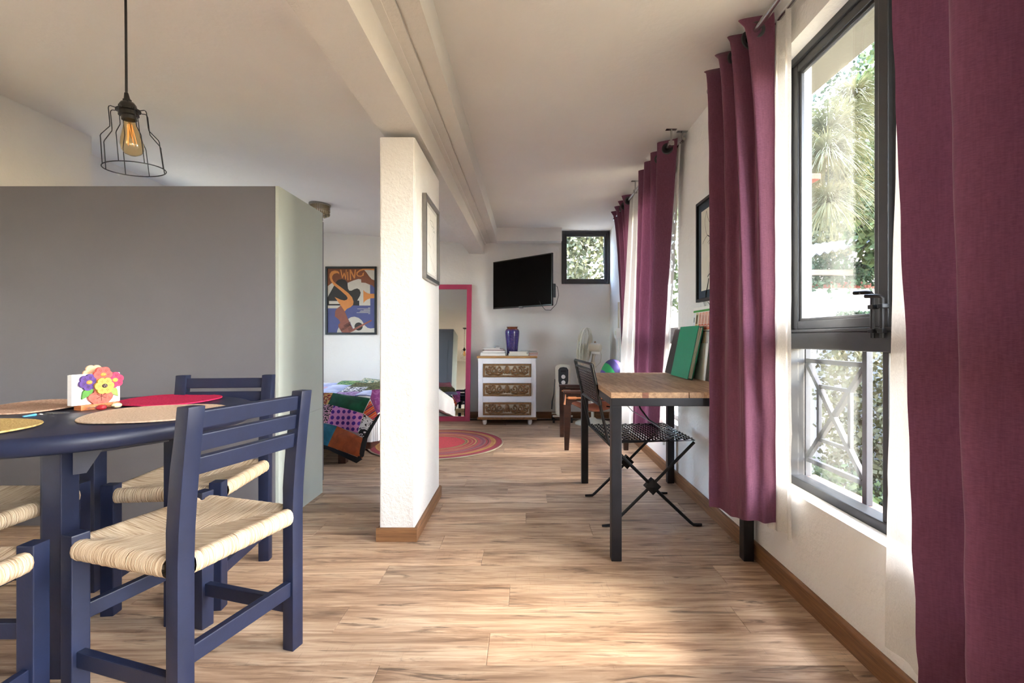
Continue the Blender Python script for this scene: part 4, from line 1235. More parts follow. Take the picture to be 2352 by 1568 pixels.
for a, b in zip(zz_[0::2], zz_[1::2]): mb.box((-hw + 0.055, y0, a), (hw - 0.055, y0 + 0.018, b), 0.002)
mb.build('face_frame', WP, ch)
mb = MB().box((-hw - 0.016, y0 - 0.016, zt_), (hw + 0.016, y1, zt_ + 0.026), 0.009); mb.build('top', wood('gilt oak top', '#8a6238', '#b98d58', (2, 20, 20), 0.5), ch)
def spiral(cx, cz, r0, turns, a0, s=1, n=26):
    out = []
    for i in range(n):
        t = i / (n - 1); a = a0 + s * turns * 2 * PI * t; r = r0 * (1 - 0.82 * t)
        out.append((cx + r * math.cos(a), cz + r * math.sin(a)))
    return out
for za, zb2 in dzs:
    xa, xb = -hw + 0.055 + 0.002, hw - 0.055 - 0.002
    d = MB().box((xa, y0 + 0.004, za + 0.002), (xb, y0 + 0.30, zb2 - 0.002)).build('drawer', plain('cream wash', '#cfc7b6', 0.6, 0, 0.15, 40), ch)
    f = MB()
    for lo, hi in (((xa, za + 0.002), (xa + 0.02, zb2 - 0.002)), ((xb - 0.02, za + 0.002), (xb, zb2 - 0.002)), ((xa + 0.02, za + 0.002), (xb - 0.02, za + 0.022)), ((xa + 0.02, zb2 - 0.022), (xb - 0.02, zb2 - 0.002))):
        f.box((lo[0], y0 - 0.012, lo[1]), (hi[0], y0 + 0.004, hi[1]), 0.004)
    f.build('moulding', GW, d)
    cv = MB(); zc_ = (za + zb2) / 2; hz = (zb2 - za) / 2 - 0.026; yf = y0 + 0.002
    def sp(pts, r):
        cv.tube([(x, yf - 0.003, z) for x, z in pts], r * 1.4, 6)
    for s in (-1, 1):
        sp(spiral(s * 0.085, zc_ + 0.010, 0.040, 1.3, PI * (0 if s < 0 else 1), s), 0.0065)
        sp(spiral(s * 0.155, zc_ + 0.004, 0.042, 1.4, PI * 0.5, -s), 0.0065)
        sp(spiral(s * 0.205, zc_ - 0.008, 0.030, 1.2, PI * 1.2, s), 0.006)
        sp([(s * 0.05, zc_ - hz * 0.7), (s * 0.10, zc_ - hz * 0.95), (s * 0.15, zc_ - hz * 0.75), (s * 0.20, zc_ - hz * 0.9), (s * 0.235, zc_ - hz * 0.5)], 0.007)
        for q in range(7):
            cv.ball((s * (0.06 + 0.028 * q), yf - 0.003, zc_ + hz * (0.72 if q % 2 else -0.45)), (0.016, 0.009, 0.013), 8, 5)
        cv.ball((s * 0.235, yf - 0.002, zc_ + 0.012), (0.014, 0.008, 0.022), 8, 6)
    cv.ball((0, yf - 0.004, zc_ + 0.006), (0.030, 0.016, hz * 0.95), 12, 8); cv.ball((0, yf - 0.016, zc_ - 0.006), (0.008, 0.008, 0.016), 8, 6)
    for s in (-1, 1): cv.ball((s * 0.012, yf - 0.014, zc_ + 0.016), (0.007, 0.006, 0.005), 8, 5); cv.ball((s * 0.030, yf - 0.003, zc_ - 0.02), (0.012, 0.009, 0.02), 8, 6)
    cv.build('carving', GW, d, smooth=60)

# ---- things on the chest
CZ = zt_ + 0.026 + 0.0005; CX, CY = -0.217, 5.62
def book(label, x0, x1, y0_, y1_, z0, h, cover, pages, grp, rz=0.0):
    t = thing('book', label, 'book', ((x0 + x1) / 2, (y0_ + y1_) / 2, z0), rz, grp)
    w, l = (x1 - x0) / 2, (y1_ - y0_) / 2; c = min(0.003, h * 0.2)
    cm = plain('cover ' + cover, cover, 0.5)
    MB().box((-w, -l, 0), (w, l, c)).build('cover_board', cm, t); MB().box((-w, -l, h - c), (w, l, h)).build('cover_board', cm, t)
    MB().box((-w, l - c, c), (w, l, h - c)).build('spine', cm, t)
    MB().box((-w + 0.004, -l + 0.005, c), (w - 0.004, l - c, h - c)).build('page_block', M['paper'] if pages == 'w' else M['cream'], t)
    return t
zf = CZ
book('large pale book at the bottom of the stack next to the mirror', -0.530, -0.235, 5.44, 5.64, zf, 0.032, '#d9d6d0', 'w', 'books on the chest')
book('medium white book with dark cover in the stack beside the vase', -0.500, -0.242, 5.45, 5.62, zf + 0.0325, 0.028, '#6a5a50', 'w', 'books on the chest')
book('thin book with red brown cover edge below the remote control', -0.488, -0.265, 5.46, 5.62, zf + 0.061, 0.015, '#7a3a34', 'w', 'books on the chest')
book('slim grey notebook topping the book stack', -0.510, -0.300, 5.46, 5.62, zf + 0.0765, 0.013, '#b5b5b3', 'w', 'books on the chest')
book('wide cream book lying in front of the vase', -0.205, 0.030, 5.43, 5.56, zf, 0.022, '#cfcabd', 'c', 'books on the chest')
book('cream paperback on the wide book in front of the vase', -0.195, 0.010, 5.43, 5.55, zf + 0.0225, 0.026, '#e0dacb', 'c', 'books on the chest')
book('flat white booklet behind the cream paperback', -0.065, 0.05, 5.60, 5.74, zf, 0.055, '#c9c9c6', 'w', 'books on the chest')
book('lower red spined book at the chest corner', 0.034, 0.135, 5.44, 5.60, zf, 0.018, '#a03240', 'w', 'books on the chest')
book('middle red and white book at the chest corner', 0.036, 0.140, 5.45, 5.60, zf + 0.0185, 0.016, '#b04a4a', 'c', 'books on the chest')
book('top green grey book at the chest corner', 0.032, 0.132, 5.45, 5.60, zf + 0.035, 0.015, '#6f756a', 'w', 'books on the chest')
rm = thing('remote_control', 'small dark remote control on top of the book stack', 'remote', (-0.340, 5.53, zf + 0.0897), 0.2)
MB().box((-0.026, -0.065, 0), (0.026, 0.065, 0.018), 0.005).build('case', plain('silver grey plastic', '#a9a8a4', 0.4), rm, smooth=40)
MB().box((-0.020, -0.055, 0.018), (0.020, 0.03, 0.0195)).build('key_face', M['dark_plastic'], rm)

def vase_mat():
    t = NT('purple glaze'); v = t.obj()
    w = t.noise(t.mapping(v, (6, 6, 70)), 3.0, 4, 0.6); n = t.noise(v, 60, 4)
    sp = t.new('ShaderNodeSeparateXYZ'); t.link(v, sp.inputs[0])
    col = t.ramp(t.math('ADD', t.math('MULTIPLY', w, 0.6), t.math('MULTIPLY', n, 0.4)), [(0.35, lin('#241a4c')), (0.55, lin('#3b2f78')), (0.68, lin('#7a5a6a'))])
    lip = t.ramp(t.math('MULTIPLY_ADD', n, 0.04, sp.outputs[2]), [(0.315, (0, 0, 0, 1)), (0.335, (1, 1, 1, 1))])
    t.base(t.mix(lip, col, lin('#7a3c1e'))); t.val('Roughness', 0.15); t.val('Coat Weight', 0.5)
    t.bump(w, 0.25, 0.004)
    return t.m
v = MB().lathe([(0.0, 0.0), (0.060, 0.0), (0.064, 0.008), (0.066, 0.04), (0.074, 0.13), (0.083, 0.22), (0.087, 0.265), (0.086, 0.29), (0.078, 0.308), (0.064, 0.318), (0.062, 0.328), (0.070, 0.334), (0.070, 0.340), (0.058, 0.339), (0.055, 0.325), (0.06, 0.305), (0.05, 0.1), (0.0, 0.09)], 36).build('vase', vase_mat(), smooth=50)
v.location = (-0.165, 5.665, CZ)
tag(v, 'tall glossy purple ceramic vase on the carved chest', 'vase')

# ---- television on a wall arm
A, B = Vector((-0.402, 5.755, 0)), Vector((0.284, 5.105, 0))
tz0, tz1 = 1.352, 1.928
dx = (B - A).normalized(); dn = Vector((dx.y, -dx.x, 0)); Wt = (B - A).length
tv = thing('television', 'flat dark television turned on a wall arm above the chest', 'television', (A.x, A.y, tz0))
TM = frameM((0, 0, 0), dx, (0, 0, 1), dn)
Ht = tz1 - tz0
MB().box((0, 0, -0.022), (Wt, Ht, 0.0), 0.004, TM).build('case', plain('glossy black casing', '#0e0e10', 0.25), tv)
MB().box((0.012, 0.018, 0.0), (Wt - 0.012, Ht - 0.012, 0.0016), 0, TM).build('screen', M['screen'], tv)
MB().box((0.2, 0.06, -0.055), (Wt - 0.2, Ht - 0.16, -0.022), 0.01, TM).build('back_box', M['dark_plastic'], tv)
mb = MB().box((Wt / 2 - 0.028, -0.010, -0.014), (Wt / 2 + 0.028, 0.002, -0.002), 0.003, TM); mb.build('sensor_tab', M['silver'], tv)
for i, (x0, w) in enumerate(((-0.030, 0.008), (-0.020, 0.007), (-0.011, 0.008), (-0.001, 0.007), (0.008, 0.008), (0.018, 0.008))):
    MB().box((Wt / 2 + x0, 0.006, 0.0002), (Wt / 2 + x0 + w - 0.002, 0.013, 0.0022), 0, TM).build('badge_letter', M['silver'], tv)
Cn = (A + B) / 2 - dn * 0.055
mb = MB(); c0 = Vector((Cn.x - A.x, Cn.y - A.y, Ht * 0.55)); w0 = Vector((-0.10 - A.x, YB - A.y - 0.004, Ht * 0.55)); el = Vector(((c0.x + w0.x) / 2 + 0.15, (c0.y + w0.y) / 2 + 0.05, c0.z))
mb.bar(c0, el, 0.03, 0.05); mb.bar(el, w0, 0.03, 0.05); mb.box((w0.x - 0.06, w0.y - 0.01, w0.z - 0.12), (w0.x + 0.06, w0.y + 0.003, w0.z + 0.12))
mb.build('wall_arm', M['black_metal'], tv)
MB().box((Wt - 0.004, 0.09, -0.05), (Wt + 0.012, 0.24, -0.012), 0.003, TM).build('adapter_box', M['dark_plastic'], tv)
bx = TM @ Vector((Wt + 0.012, 0.22, -0.03))
pts = [bx, bx + Vector((0.03, 0.02, -0.01)), bx + Vector((0.045, 0.04, -0.10)), bx + Vector((0.02, 0.05, -0.20)), bx + Vector((-0.04, 0.06, -0.265)), bx + Vector((-0.10, 0.07, -0.262)), bx + Vector((-0.15, 0.08, -0.20)), bx + Vector((-0.165, 0.10, -0.16))]
MB().tube(pts, 0.003, 6).build('cable', M['cord'], tv, smooth=60)

# ---- leaning mirror
mr = thing('leaning_mirror', 'tall mirror in a raspberry pink frame leaning on the back wall', 'mirror', (-0.672, 5.655, 0))
bu = Vector((0, 0.195, 1.66)); uu = bu.normalized(); Hm = bu.length; Wm = 0.62; fw = 0.058
MMx = frameM((0, 0, 0), (1, 0, 0), uu, Vector((1, 0, 0)).cross(uu))
def mbx(a, b, bev=0.002): return MB().box(a, b, bev, MMx)
for nm, a, b in (('frame_stile', (-fw, 0, 0), (0, Hm, 0.024)), ('frame_stile', (-Wm, 0, 0), (-Wm + fw, Hm, 0.024)), ('frame_rail', (-Wm + fw, 0, 0), (-fw, fw, 0.024)), ('frame_rail', (-Wm + fw, Hm - fw, 0), (-fw, Hm, 0.024))):
    mbx(a, b).build(nm, M['pink'], mr)
mbx((-Wm + fw, fw, 0.008), (-fw, Hm - fw, 0.012), 0).build('mirror_glass', M['mirror'], mr)
mbx((-Wm + 0.01, 0.01, 0.0), (-0.01, Hm - 0.01, 0.006), 0).build('backing', M['black'], mr)

# ---- braided rug
cols = [(0.0, '#c2304f'), (0.40, '#b8324f'), (0.415, '#8c7a5a'), (0.44, '#5a5a50'), (0.455, '#c08a5a'), (0.475, '#a5394c'), (0.52, '#b0785a'), (0.545, '#a33a50'), (0.575, '#c79a6a'), (0.60, '#7a6a52'), (0.615, '#b34a5c'), (0.655, '#96566a'), (0.685, '#7a4a6a'), (0.715, '#8d6f78'), (0.735, '#a83c52'), (0.765, '#5f2f40'), (0.785, '#b0576a'), (0.815, '#b98a52'), (0.86, '#c29a5c'), (0.885, '#9a3a4a'), (0.91, '#a03058'), (0.955, '#8d2848'), (0.975, '#b5b09a')]
rug = MB(); nr = 30; RR = 0.63; prof = []
for i in range(nr + 1): prof.append((RR * i / nr, 0.0085 if i % 2 else 0.0105))
prof += [(RR + 0.003, 0.005), (RR, 0.0005), (0.001, 0.0005)]
rug.lathe(prof, 96)
rmat = NT('tmp')
def rug_mat():
    t = NT('braided cotton'); vv = t.obj()
    sp = t.new('ShaderNodeSeparateXYZ'); t.link(vv, sp.inputs[0])
    r = t.math('SQRT', t.math('ADD', t.math('POWER', sp.outputs[0], 2.0), t.math('POWER', sp.outputs[1], 2.0)))
    n = t.noise(vv, 4.0, 3)
    f = t.math('ADD', t.math('DIVIDE', r, RR), t.math('MULTIPLY', t.math('SUBTRACT', n, 0.5), 0.025))
    col = t.ramp(f, [(p, lin(c)) for p, c in cols], 'CONSTANT')
    an = t.math('ARCTAN2', sp.outputs[1], sp.outputs[0])
    cm = t.new('ShaderNodeCombineXYZ'); t.link(t.math('MULTIPLY', r, 70.0), cm.inputs[0]); t.link(t.math('MULTIPLY', an, 4.0), cm.inputs[1])
    n2 = t.noise(cm.outputs[0], 1.0, 3)
    col = t.mix(t.ramp(n2, [(0.45, (0, 0, 0, 1)), (0.75, (0.6, 0.6, 0.6, 1))]), col, lin('#7a2a40'))
    n3 = t.noise(vv, 110.0, 2)
    t.base(t.mix(t.math('MULTIPLY', n3, 0.25), col, lin('#d9b9a0'))); t.val('Roughness', 0.95); t.val('Specular IOR Level', 0.1)
    t.bump(n3, 0.5, 0.004)
    return t.m
bpy.data.materials.remove(rmat.m)
rg_ = rug.build('braided_rug', rug_mat(), smooth=60); rg_.location = (-0.846, 4.47, 0.0)
tag(rg_, 'round braided rug in pink and multicolour rings on the planks', 'rug')

# ---- bed with patchwork quilt
bed = thing('bed', 'bed with white mattress against the back wall behind the wardrobe', 'bed', (-2.2, 4.58, 0))
bx0, bx1, by0, by1 = -1.03, 1.035, -0.93, 0.90
MB().box((bx0, by0 + 0.07, 0.12), (bx1 - 0.06, by1, 0.20), 0.01).build('base', M['dark_wood'], bed)
for lx in (bx0 + 0.05, bx1 - 0.30):
    for ly in (by0 + 0.12, by1 - 0.10): MB().box((lx - 0.03, ly - 0.03, 0.0), (lx + 0.03, ly + 0.03, 0.12), 0.004).build('leg', M['dark_wood'], bed)
MB().box((bx0, by0, 0.20), (bx1, by1, 0.485), 0.06).build('mattress', plain('white sheet', '#e4e2e2', 0.9, 0, 0.03, 6, 0.3, 12), bed, smooth=60)
def valance(u, vv):
    P = [(bx0, by0 - 0.004), (bx1 - 0.03, by0 - 0.004), (bx1 + 0.006, by0 + 0.03), (bx1 + 0.006, by1)]
    p, tg = poly_at(P, u); n = Vector((tg[1], -tg[0], 0))
    off = 0.010 * math.sin(u * 60) * vv
    return Vector((p[0], p[1], 0.40 - 0.205 * vv)) + n * (off + 0.002)
MB().grid(valance, 160, 8).build('sheet_skirt', plain('white cotton skirt', '#e6e4e6', 0.9, 0, 0.03, 6, 0.3, 12), bed, smooth=180)
# quilt: each fabric patch is a piece; corners read from the photograph, front hanging plane then bed top
qd = thing('patchwork_quilt', 'patchwork quilt of velvet and printed squares with black border hanging off the bed', 'quilt', (-1.6, 3.6, 0.06))
QO = Vector((-1.6, 3.6, 0.06))
def q_front(px, py):
    # slanting hanging plane: Y = 3.47 at z 0.07 to 3.60 at z 0.50
    d = Vector(((px - PX) / FPX, 1.0, (PY - py) / FPX)); k = (3.62 - 3.46) / 0.43
    # Y = 3.46 + k (z-0.07), z = 1 + d.z*Y
    Y = (3.46 + k * (1 - 0.07)) / (1 - k * d.z)
    return d * Y + Vector((0, 0, 1))
def q_top(px, py):
    d = Vector(((px - PX) / FPX, 1.0, (PY - py) / FPX)); Y = (0.502 - 1) / d.z
    return d * Y + Vector((0, 0, 1))
def patch(name, c, plane, mat, bulge=0.010, seed=0, n=8):
    """c: four corners in the photo crop (tl, tr, br, bl)"""
    P = [plane(640 + x / 4.354, 840 + y / 4.354) if plane else Vector((x, y, z)) for x, y in c] if plane else [Vector(q) for q in c]
    nrm = (P[1] - P[0]).cross(P[3] - P[0]).normalized()
    if nrm.y > 0 and abs(nrm.y) > 0.4: nrm = -nrm
    if nrm.z < 0 and abs(nrm.z) > 0.6: nrm = -nrm
    def fn(u, vv):
        a = P[0].lerp(P[1], u); b = P[3].lerp(P[2], u); p = a.lerp(b, vv)
        e = 16 * u * (1 - u) * vv * (1 - vv)
        w = noise.noise(p * 9.0 + Vector((0, 0, 3))) * 0.014 + noise.noise(p * 26.0) * 0.004
        return p + nrm * (w + bulge * (e ** 0.5) * 0.6) - QO
    mb = MB().grid(fn, n, n)
    # thickness: second skin just behind
    k = len(mb.v); back = [tuple(Vector(q) - nrm * 0.006) for q in mb.v]; fs = [tuple(reversed([k + i for i in f])) for f in mb.f]
    w_ = n + 1; rim = [i for i in range(w_)] + [w_ * j + n for j in range(1, w_)] + [w_ * n + i for i in range(n - 1, -1, -1)] + [w_ * j for j in range(n - 1, 0, -1)]
    side = [(rim[i], rim[(i + 1) % len(rim)], k + rim[(i + 1) % len(rim)], k + rim[i]) for i in range(len(rim))]
    mb.v += back; mb.f += fs + [tuple(reversed(s)) for s in side]
    return mb.build(name, mat, qd, smooth=60)
def velvet(n, c): 
    t = NT(n); t.base(t.ramp(t.noise(t.obj(), 14, 4, 0.6, 1.0), [(0.3, tuple(x * 0.5 for x in lin(c)[:3]) + (1,)), (0.7, lin(c))])); t.val('Roughness', 0.75); t.val('Sheen Weight', 0.6); t.val('Specular IOR Level', 0.1); return t.m
def dots(n, bg, fg, sc, th=0.33):
    t = NT(n); vo = t.new('ShaderNodeTexVoronoi'); vo.inputs['Scale'].default_value = sc; vo.inputs['Randomness'].default_value = 0.12
    t.link(t.mapping(t.obj(), (1, 0.01, 1)), vo.inputs['Vector'])
    f = t.ramp(vo.outputs['Distance'], [(th - 0.02, (1, 1, 1, 1)), (th + 0.02, (0, 0, 0, 1))])
    t.base(t.mix(f, lin(bg), lin(fg))); t.val('Roughness', 0.85); return t.m
def blotch(n, cs, sc=30):
    t = NT(n); t.base(t.ramp(t.noise(t.obj(), sc, 2, 0.5, 1.5), [(0.30 + 0.4 * i / max(1, len(cs) - 1), lin(c)) for i, c in enumerate(cs)], 'CONSTANT')); t.val('Roughness', 0.85); return t.m
def stripes(n, cs, ax=2, sc=60, rot=0.0):
    t = NT(n); mp = t.mapping(t.obj(), (1, 1, 1), (0, 0, 0), (0, rot, 0)); sp = t.new('ShaderNodeSeparateXYZ'); t.link(mp, sp.inputs[0])
    f = t.math('FRACT', t.math('MULTIPLY', sp.outputs[ax], sc))
    t.base(t.ramp(f, [(i / len(cs), lin(c)) for i, c in enumerate(cs)], 'CONSTANT')); t.val('Roughness', 0.85); return t.m
blk = plain('black border cloth', '#101013', 0.9)
F = q_front
patch('patch', [(585, 600), (840, 720), (835, 925), (490, 800)], F, velvet('rust linen', '#b4562a'), 0.016)
patch('patch', [(430, 570), (585, 600), (490, 800), (400, 780)], F, velvet('teal satin', '#1c6a86'), 0.012)
patch('patch', [(250, 540), (430, 570), (400, 780), (240, 740)], F, velvet('mustard cloth', '#b8862c'), 0.012)
patch('patch', [(555, 390), (845, 480), (790, 672), (485, 572)], F, dots('pink dotted cotton', '#cf86c0', '#4a1f86', 24.0), 0.014)
patch('patch', [(440, 380), (555, 390), (485, 572), (430, 570)], F, blotch('black floral print', ['#15151a', '#d8a0b0', '#1a1a1a', '#a83048']), 0.010)
patch('patch', [(250, 370), (440, 380), (430, 570), (250, 540)], F, blotch('wine print', ['#6a1f3a', '#2a3a6a', '#c9a040']), 0.010)
patch('patch', [(545, 270), (915, 325), (838, 470), (490, 385)], F, velvet('bottle green velvet', '#0f5a3c'), 0.016)
patch('patch', [(440, 270), (545, 270), (490, 385), (440, 380)], F, blotch('red floral print', ['#a02838', '#d8b070', '#8a2030', '#e0d0b0']), 0.008)
patch('patch', [(250, 265), (440, 270), (440, 380), (250, 370)], F, velvet('violet satin', '#5a2f7a'), 0.008)
patch('patch', [(915, 345), (990, 490), (960, 556), (845, 470)], F, stripes('orange striped cotton', ['#d8542e', '#e8703a', '#3a2a6a', '#d8542e', '#c03a5a', '#e88a4a'], 2, 22, 0.6), 0.008)
patch('patch', [(845, 480), (960, 556), (845, 722), (785, 672)], F, blotch('black and white print', ['#111114', '#e8e6e6', '#141416', '#f0eeee'], 24), 0.008)
patch('patch', [(930, 240), (1090, 230), (1060, 450), (990, 470)], F, blotch('magenta satin', ['#a04a90', '#b86aa8', '#8f3f80'], 18), 0.010)
patch('patch', [(915, 325), (935, 245), (990, 470), (985, 490)], F, velvet('orchid cloth', '#a8508f'), 0.006)
patch('border', [(240, 740), (490, 800), (488, 835), (240, 775)], F, blk, 0.006)
patch('border', [(490, 800), (835, 930), (775, 972), (488, 835)], F, blk, 0.006)
patch('border', [(842, 715), (885, 722), (850, 900), (775, 972)], F, blk, 0.006, n=6)
patch('border', [(975, 500), (1020, 470), (885, 722), (842, 715)], F, blk, 0.006, n=6)
# bed-top rows, in metres: x along the bed, y towards the back wall
cset = [velvet('yellow silk', '#c9962c'), velvet('crimson silk', '#a01f3a'), blotch('cream print', ['#d8cfae', '#5a7a6a', '#c9b98a']), velvet('magenta silk', '#a82a6a'), blotch('black dots print', ['#151518', '#e0dede', '#18181a']), velvet('plum satin', '#7a4a8a'), blotch('green print', ['#2f6a4a', '#88a060', '#1f4a3a']), velvet('periwinkle satin', '#5a66b0'), blotch('olive print', ['#6a6a3a', '#3a3a20', '#8a8a5a']), blotch('lilac print', ['#b090b8', '#7a4f86', '#c0a8c8'])]
rgq = random.Random(3)
for j in range(4):
    for i in range(7):
        xa = -2.62 + i * 0.215; ya = 3.655 + j * 0.21
        if j > 1 and xa < -2.62 + (j - 1) * 0.3: continue
        z = 0.494 + 0.02 * j * (1 if j < 3 else 0.8) + 0.02 * max(0, i - 3)
        z2 = 0.494 + 0.02 * (j + 1) + 0.02 * max(0, i - 3)
        patch('patch', [(xa, ya + 0.21, z2), (xa + 0.215, ya + 0.21, z2), (xa + 0.215, ya, z), (xa, ya, z)], None, cset[rgq.randrange(len(cset))], 0.006, n=5)

# ---- framed jazz poster on the back wall
MBK = frameM((0, 0, 0), (1, 0, 0), (0, 0, 1), (0, -1, 0))
Wp, Hp = 0.636, 0.846
ps = thing('framed_poster', 'framed music poster lettered SWING with horn and guitar shapes above the bed', 'poster', (-2.492, YB - 0.001, 1.042))
f = MB(); fw = 0.026
for a in (((0, 0, 0), (fw, Hp, 0.022)), ((Wp - fw, 0, 0), (Wp, Hp, 0.022)), ((fw, 0, 0), (Wp - fw, fw, 0.022)), ((fw, Hp - fw, 0), (Wp - fw, Hp, 0.022))): f.box(a[0], a[1], 0.002, MBK)
f.build('frame', M['black'], ps)
sheet = MB().box((fw * 0.8, fw * 0.8, 0.002), (Wp - fw * 0.8, Hp - fw * 0.8, 0.008), 0, MBK).build('sheet', plain('slate blue print', '#4d5180', 0.6, 0, 0.08, 6), ps)
sx, sy = (Wp - 2 * fw) / (1040 - 125), (Hp - 2 * fw) / (1420 - 155)
def q(p): return (fw + (p[0] - 125) * sx, Hp - fw - (p[1] - 155) * sy)
inks = {'brown': plain('rust print', '#7a4529', 0.6, 0, 0.06), 'cream': plain('bone print', '#c5bdb0', 0.6, 0, 0.04), 'black': plain('black print', '#2b2520', 0.6), 'orange': plain('orange print', '#cf8442', 0.6, 0, 0.05), 'sienna': plain('sienna print', '#8c5240', 0.6, 0, 0.06)}
lay = [0.0081]
def shape(nm, col, pts):
    lay[0] += 0.00025
    vs = [q(p) + (lay[0],) for p in pts]
    n = len(vs); A_ = sum(vs[i][0]*vs[(i+1)%n][1] - vs[(i+1)%n][0]*vs[i][1] for i in range(n))
    if A_ < 0: vs = vs[::-1]
    MB().add(vs, [tuple(range(n))], MBK).build(nm, inks[col], sheet)
shape('printed_shape', 'brown', [(125, 155), (1040, 155), (1040, 540), (1000, 490), (950, 470), (780, 430), (770, 365), (700, 362), (515, 435), (400, 366), (280, 435), (125, 505)])
shape('printed_shape', 'cream', [(835, 180), (1040, 185), (1040, 385), (985, 365), (935, 310), (880, 230)])
shape('printed_shape', 'cream', [(125, 500), (210, 435), (255, 490), (125, 720)])
shape('printed_shape', 'cream', [(515, 435), (620, 390), (720, 360), (775, 365), (780, 430), (860, 435), (950, 475), (955, 885), (740, 885), (740, 795), (690, 785), (600, 885), (500, 885), (500, 600)])
shape('printed_shape', 'black', [(280, 440), (300, 400), (340, 372), (400, 362), (460, 375), (500, 415), (512, 470), (520, 550), (545, 590), (590, 590), (640, 562), (700, 545), (745, 570), (768, 630), (755, 690), (700, 785), (738, 790), (740, 885), (125, 880), (125, 720), (250, 490)])
shape('printed_shape', 'cream', [(150, 795), (330, 795), (365, 855), (150, 855)])
shape('printed_shape', 'cream', [(125, 885), (385, 885), (310, 940), (125, 940)])
shape('printed_shape', 'sienna', [(380, 885), (300, 950), (270, 1000), (265, 1100), (340, 1160), (370, 1220), (330, 1270), (340, 1330), (400, 1410), (420, 1420), (560, 1420), (612, 1350), (520, 1150), (450, 980)])
shape('printed_shape', 'cream', [(340, 1315), (400, 1420), (305, 1420), (315, 1370)])
shape('printed_shape', 'cream', [(525, 1150), (580, 1115), (650, 1105), (730, 1130), (790, 1180), (850, 1280), (900, 1325), (960, 1340), (1040, 1330), (1040, 1420), (560, 1420), (600, 1375), (620, 1345)])
shape('printed_shape', 'black', [(728 + 80 * math.cos(a * PI / 14), 1300 + 80 * math.sin(a * PI / 14)) for a in range(28)])
shape('printed_shape', 'sienna', [(975, 1165), (988, 1190), (610, 1400), (560, 1420), (500, 1420), (615, 1350)])
shape('printed_shape', 'orange', [(820, 575), (850, 610), (900, 640), (950, 652), (1040, 652), (1040, 740), (960, 742), (900, 765), (850, 800), (822, 840)])
shape('letter', 'orange', [(350, 270), (335, 248), (300, 242), (250, 258), (215, 300), (212, 350), (240, 410), (300, 460), (420, 550), (530, 640), (600, 720), (630, 810), (620, 870), (570, 920), (500, 950), (460, 1000), (260, 715), (380, 770), (450, 785), (500, 770), (515, 735), (490, 690), (380, 590), (250, 485), (185, 400), (160, 320), (165, 260), (200, 210), (260, 190), (320, 200), (350, 230)])
shape('letter', 'orange', [(368, 175), (392, 175), (415, 300), (440, 235), (455, 235), (475, 310), (478, 172), (497, 172), (484, 368), (470, 366), (447, 280), (418, 345), (404, 343)])
shape('letter', 'orange', [(504, 222), (524, 214), (532, 384), (510, 384)])
shape('letter', 'orange', [(553, 174), (580, 174), (640, 300), (652, 174), (678, 174), (660, 346), (636, 350), (577, 230), (584, 378), (558, 382)])
shape('letter', 'orange', [(1040, 158), (1040, 190), (960, 178), (820, 184), (760, 205), (715, 240), (706, 268), (725, 292), (770, 296), (800, 284), (806, 250), (838, 222), (826, 292), (770, 314), (712, 308), (684, 270), (690, 225), (745, 180), (815, 155)])
for i, (x0, y0__) in enumerate(((915, 928), (705, 948), (830, 967), (765, 986), (750, 1004), (690, 1022), (918, 1042))):
    shape('text_line', 'cream', [(x0, y0__), (955, y0__), (955, y0__ + 8), (x0, y0__ + 8)])
def text_on(body, size, loc, Mx, mat, parent, rot=0.0):
    cu = bpy.data.curves.new('lettering', 'FONT'); cu.body = body; cu.size = size; cu.extrude = 0.0003
    cu.materials.append(mat)
    to = bpy.data.objects.new('lettering', cu); COL.objects.link(to)
    dg = bpy.context.evaluated_depsgraph_get(); dg.update()
    me = bpy.data.meshes.new_from_object(to.evaluated_get(dg))
    bpy.data.objects.remove(to)
    o = bpy.data.objects.new('lettering', me); COL.objects.link(o); o.parent = parent
    me.transform(Mx @ TR(*loc) @ RZ(rot))
    if not me.materials: me.materials.append(mat)
    return o
qx, qy = q((455, 1312)); text_on('DIZZY', 0.034, (qx, qy, lay[0] + 0.0004), MBK, inks['black'], sheet, 0.52)
qx, qy = q((395, 1392)); text_on('GILLESPIE', 0.034, (qx, qy, lay[0] + 0.0004), MBK, inks['black'], sheet, 0.52)
for i in range(4):
    a = (520 + i * 8, 1345 + i * 16)
    shape('text_line', 'black', [(a[0], a[1]), (a[0] + 62, a[1] - 36), (a[0] + 64, a[1] - 31), (a[0] + 2, a[1] + 5)])

# ---- oil heater
ht = thing('oil_heater', 'ivory oil filled radiator on castors with a black control panel', 'heater', (0.432, 5.50, 0))
for i in range(6):
    y = 0.03 + i * 0.042
    MB().box((-0.068, y, 0.10), (0.068, y + 0.018, 0.655), 0.008).build('fin', M['ivory'], ht)
MB().tube([(0, 0.02, 0.14), (0, 0.27, 0.14)], 0.02, 10).build('oil_tube', M['ivory'], ht); MB().tube([(0, 0.02, 0.60), (0, 0.27, 0.60)], 0.02, 10).build('oil_tube', M['ivory'], ht)
def rrect(x0, x1, z0, z1, r, n=5):
    out = []
    for cx, cz, a0 in ((x1 - r, z0 + r, -PI / 2), (x1 - r, z1 - r, 0), (x0 + r, z1 - r, PI / 2), (x0 + r, z0 + r, PI)):
        for k in range(n + 1):
            a = a0 + PI / 2 * k / n; out.append((cx + r * math.cos(a), cz + r * math.sin(a)))
    return out
MF = frameM((0, 0, 0), (1, 0, 0), (0, 0, 1), (0, -1, 0))
MB().prism(rrect(-0.088, 0.088, 0.09, 0.690, 0.05), 0.030, MF @ TR(0, 0, -0.022)).build('end_cover', M['ivory'], ht)
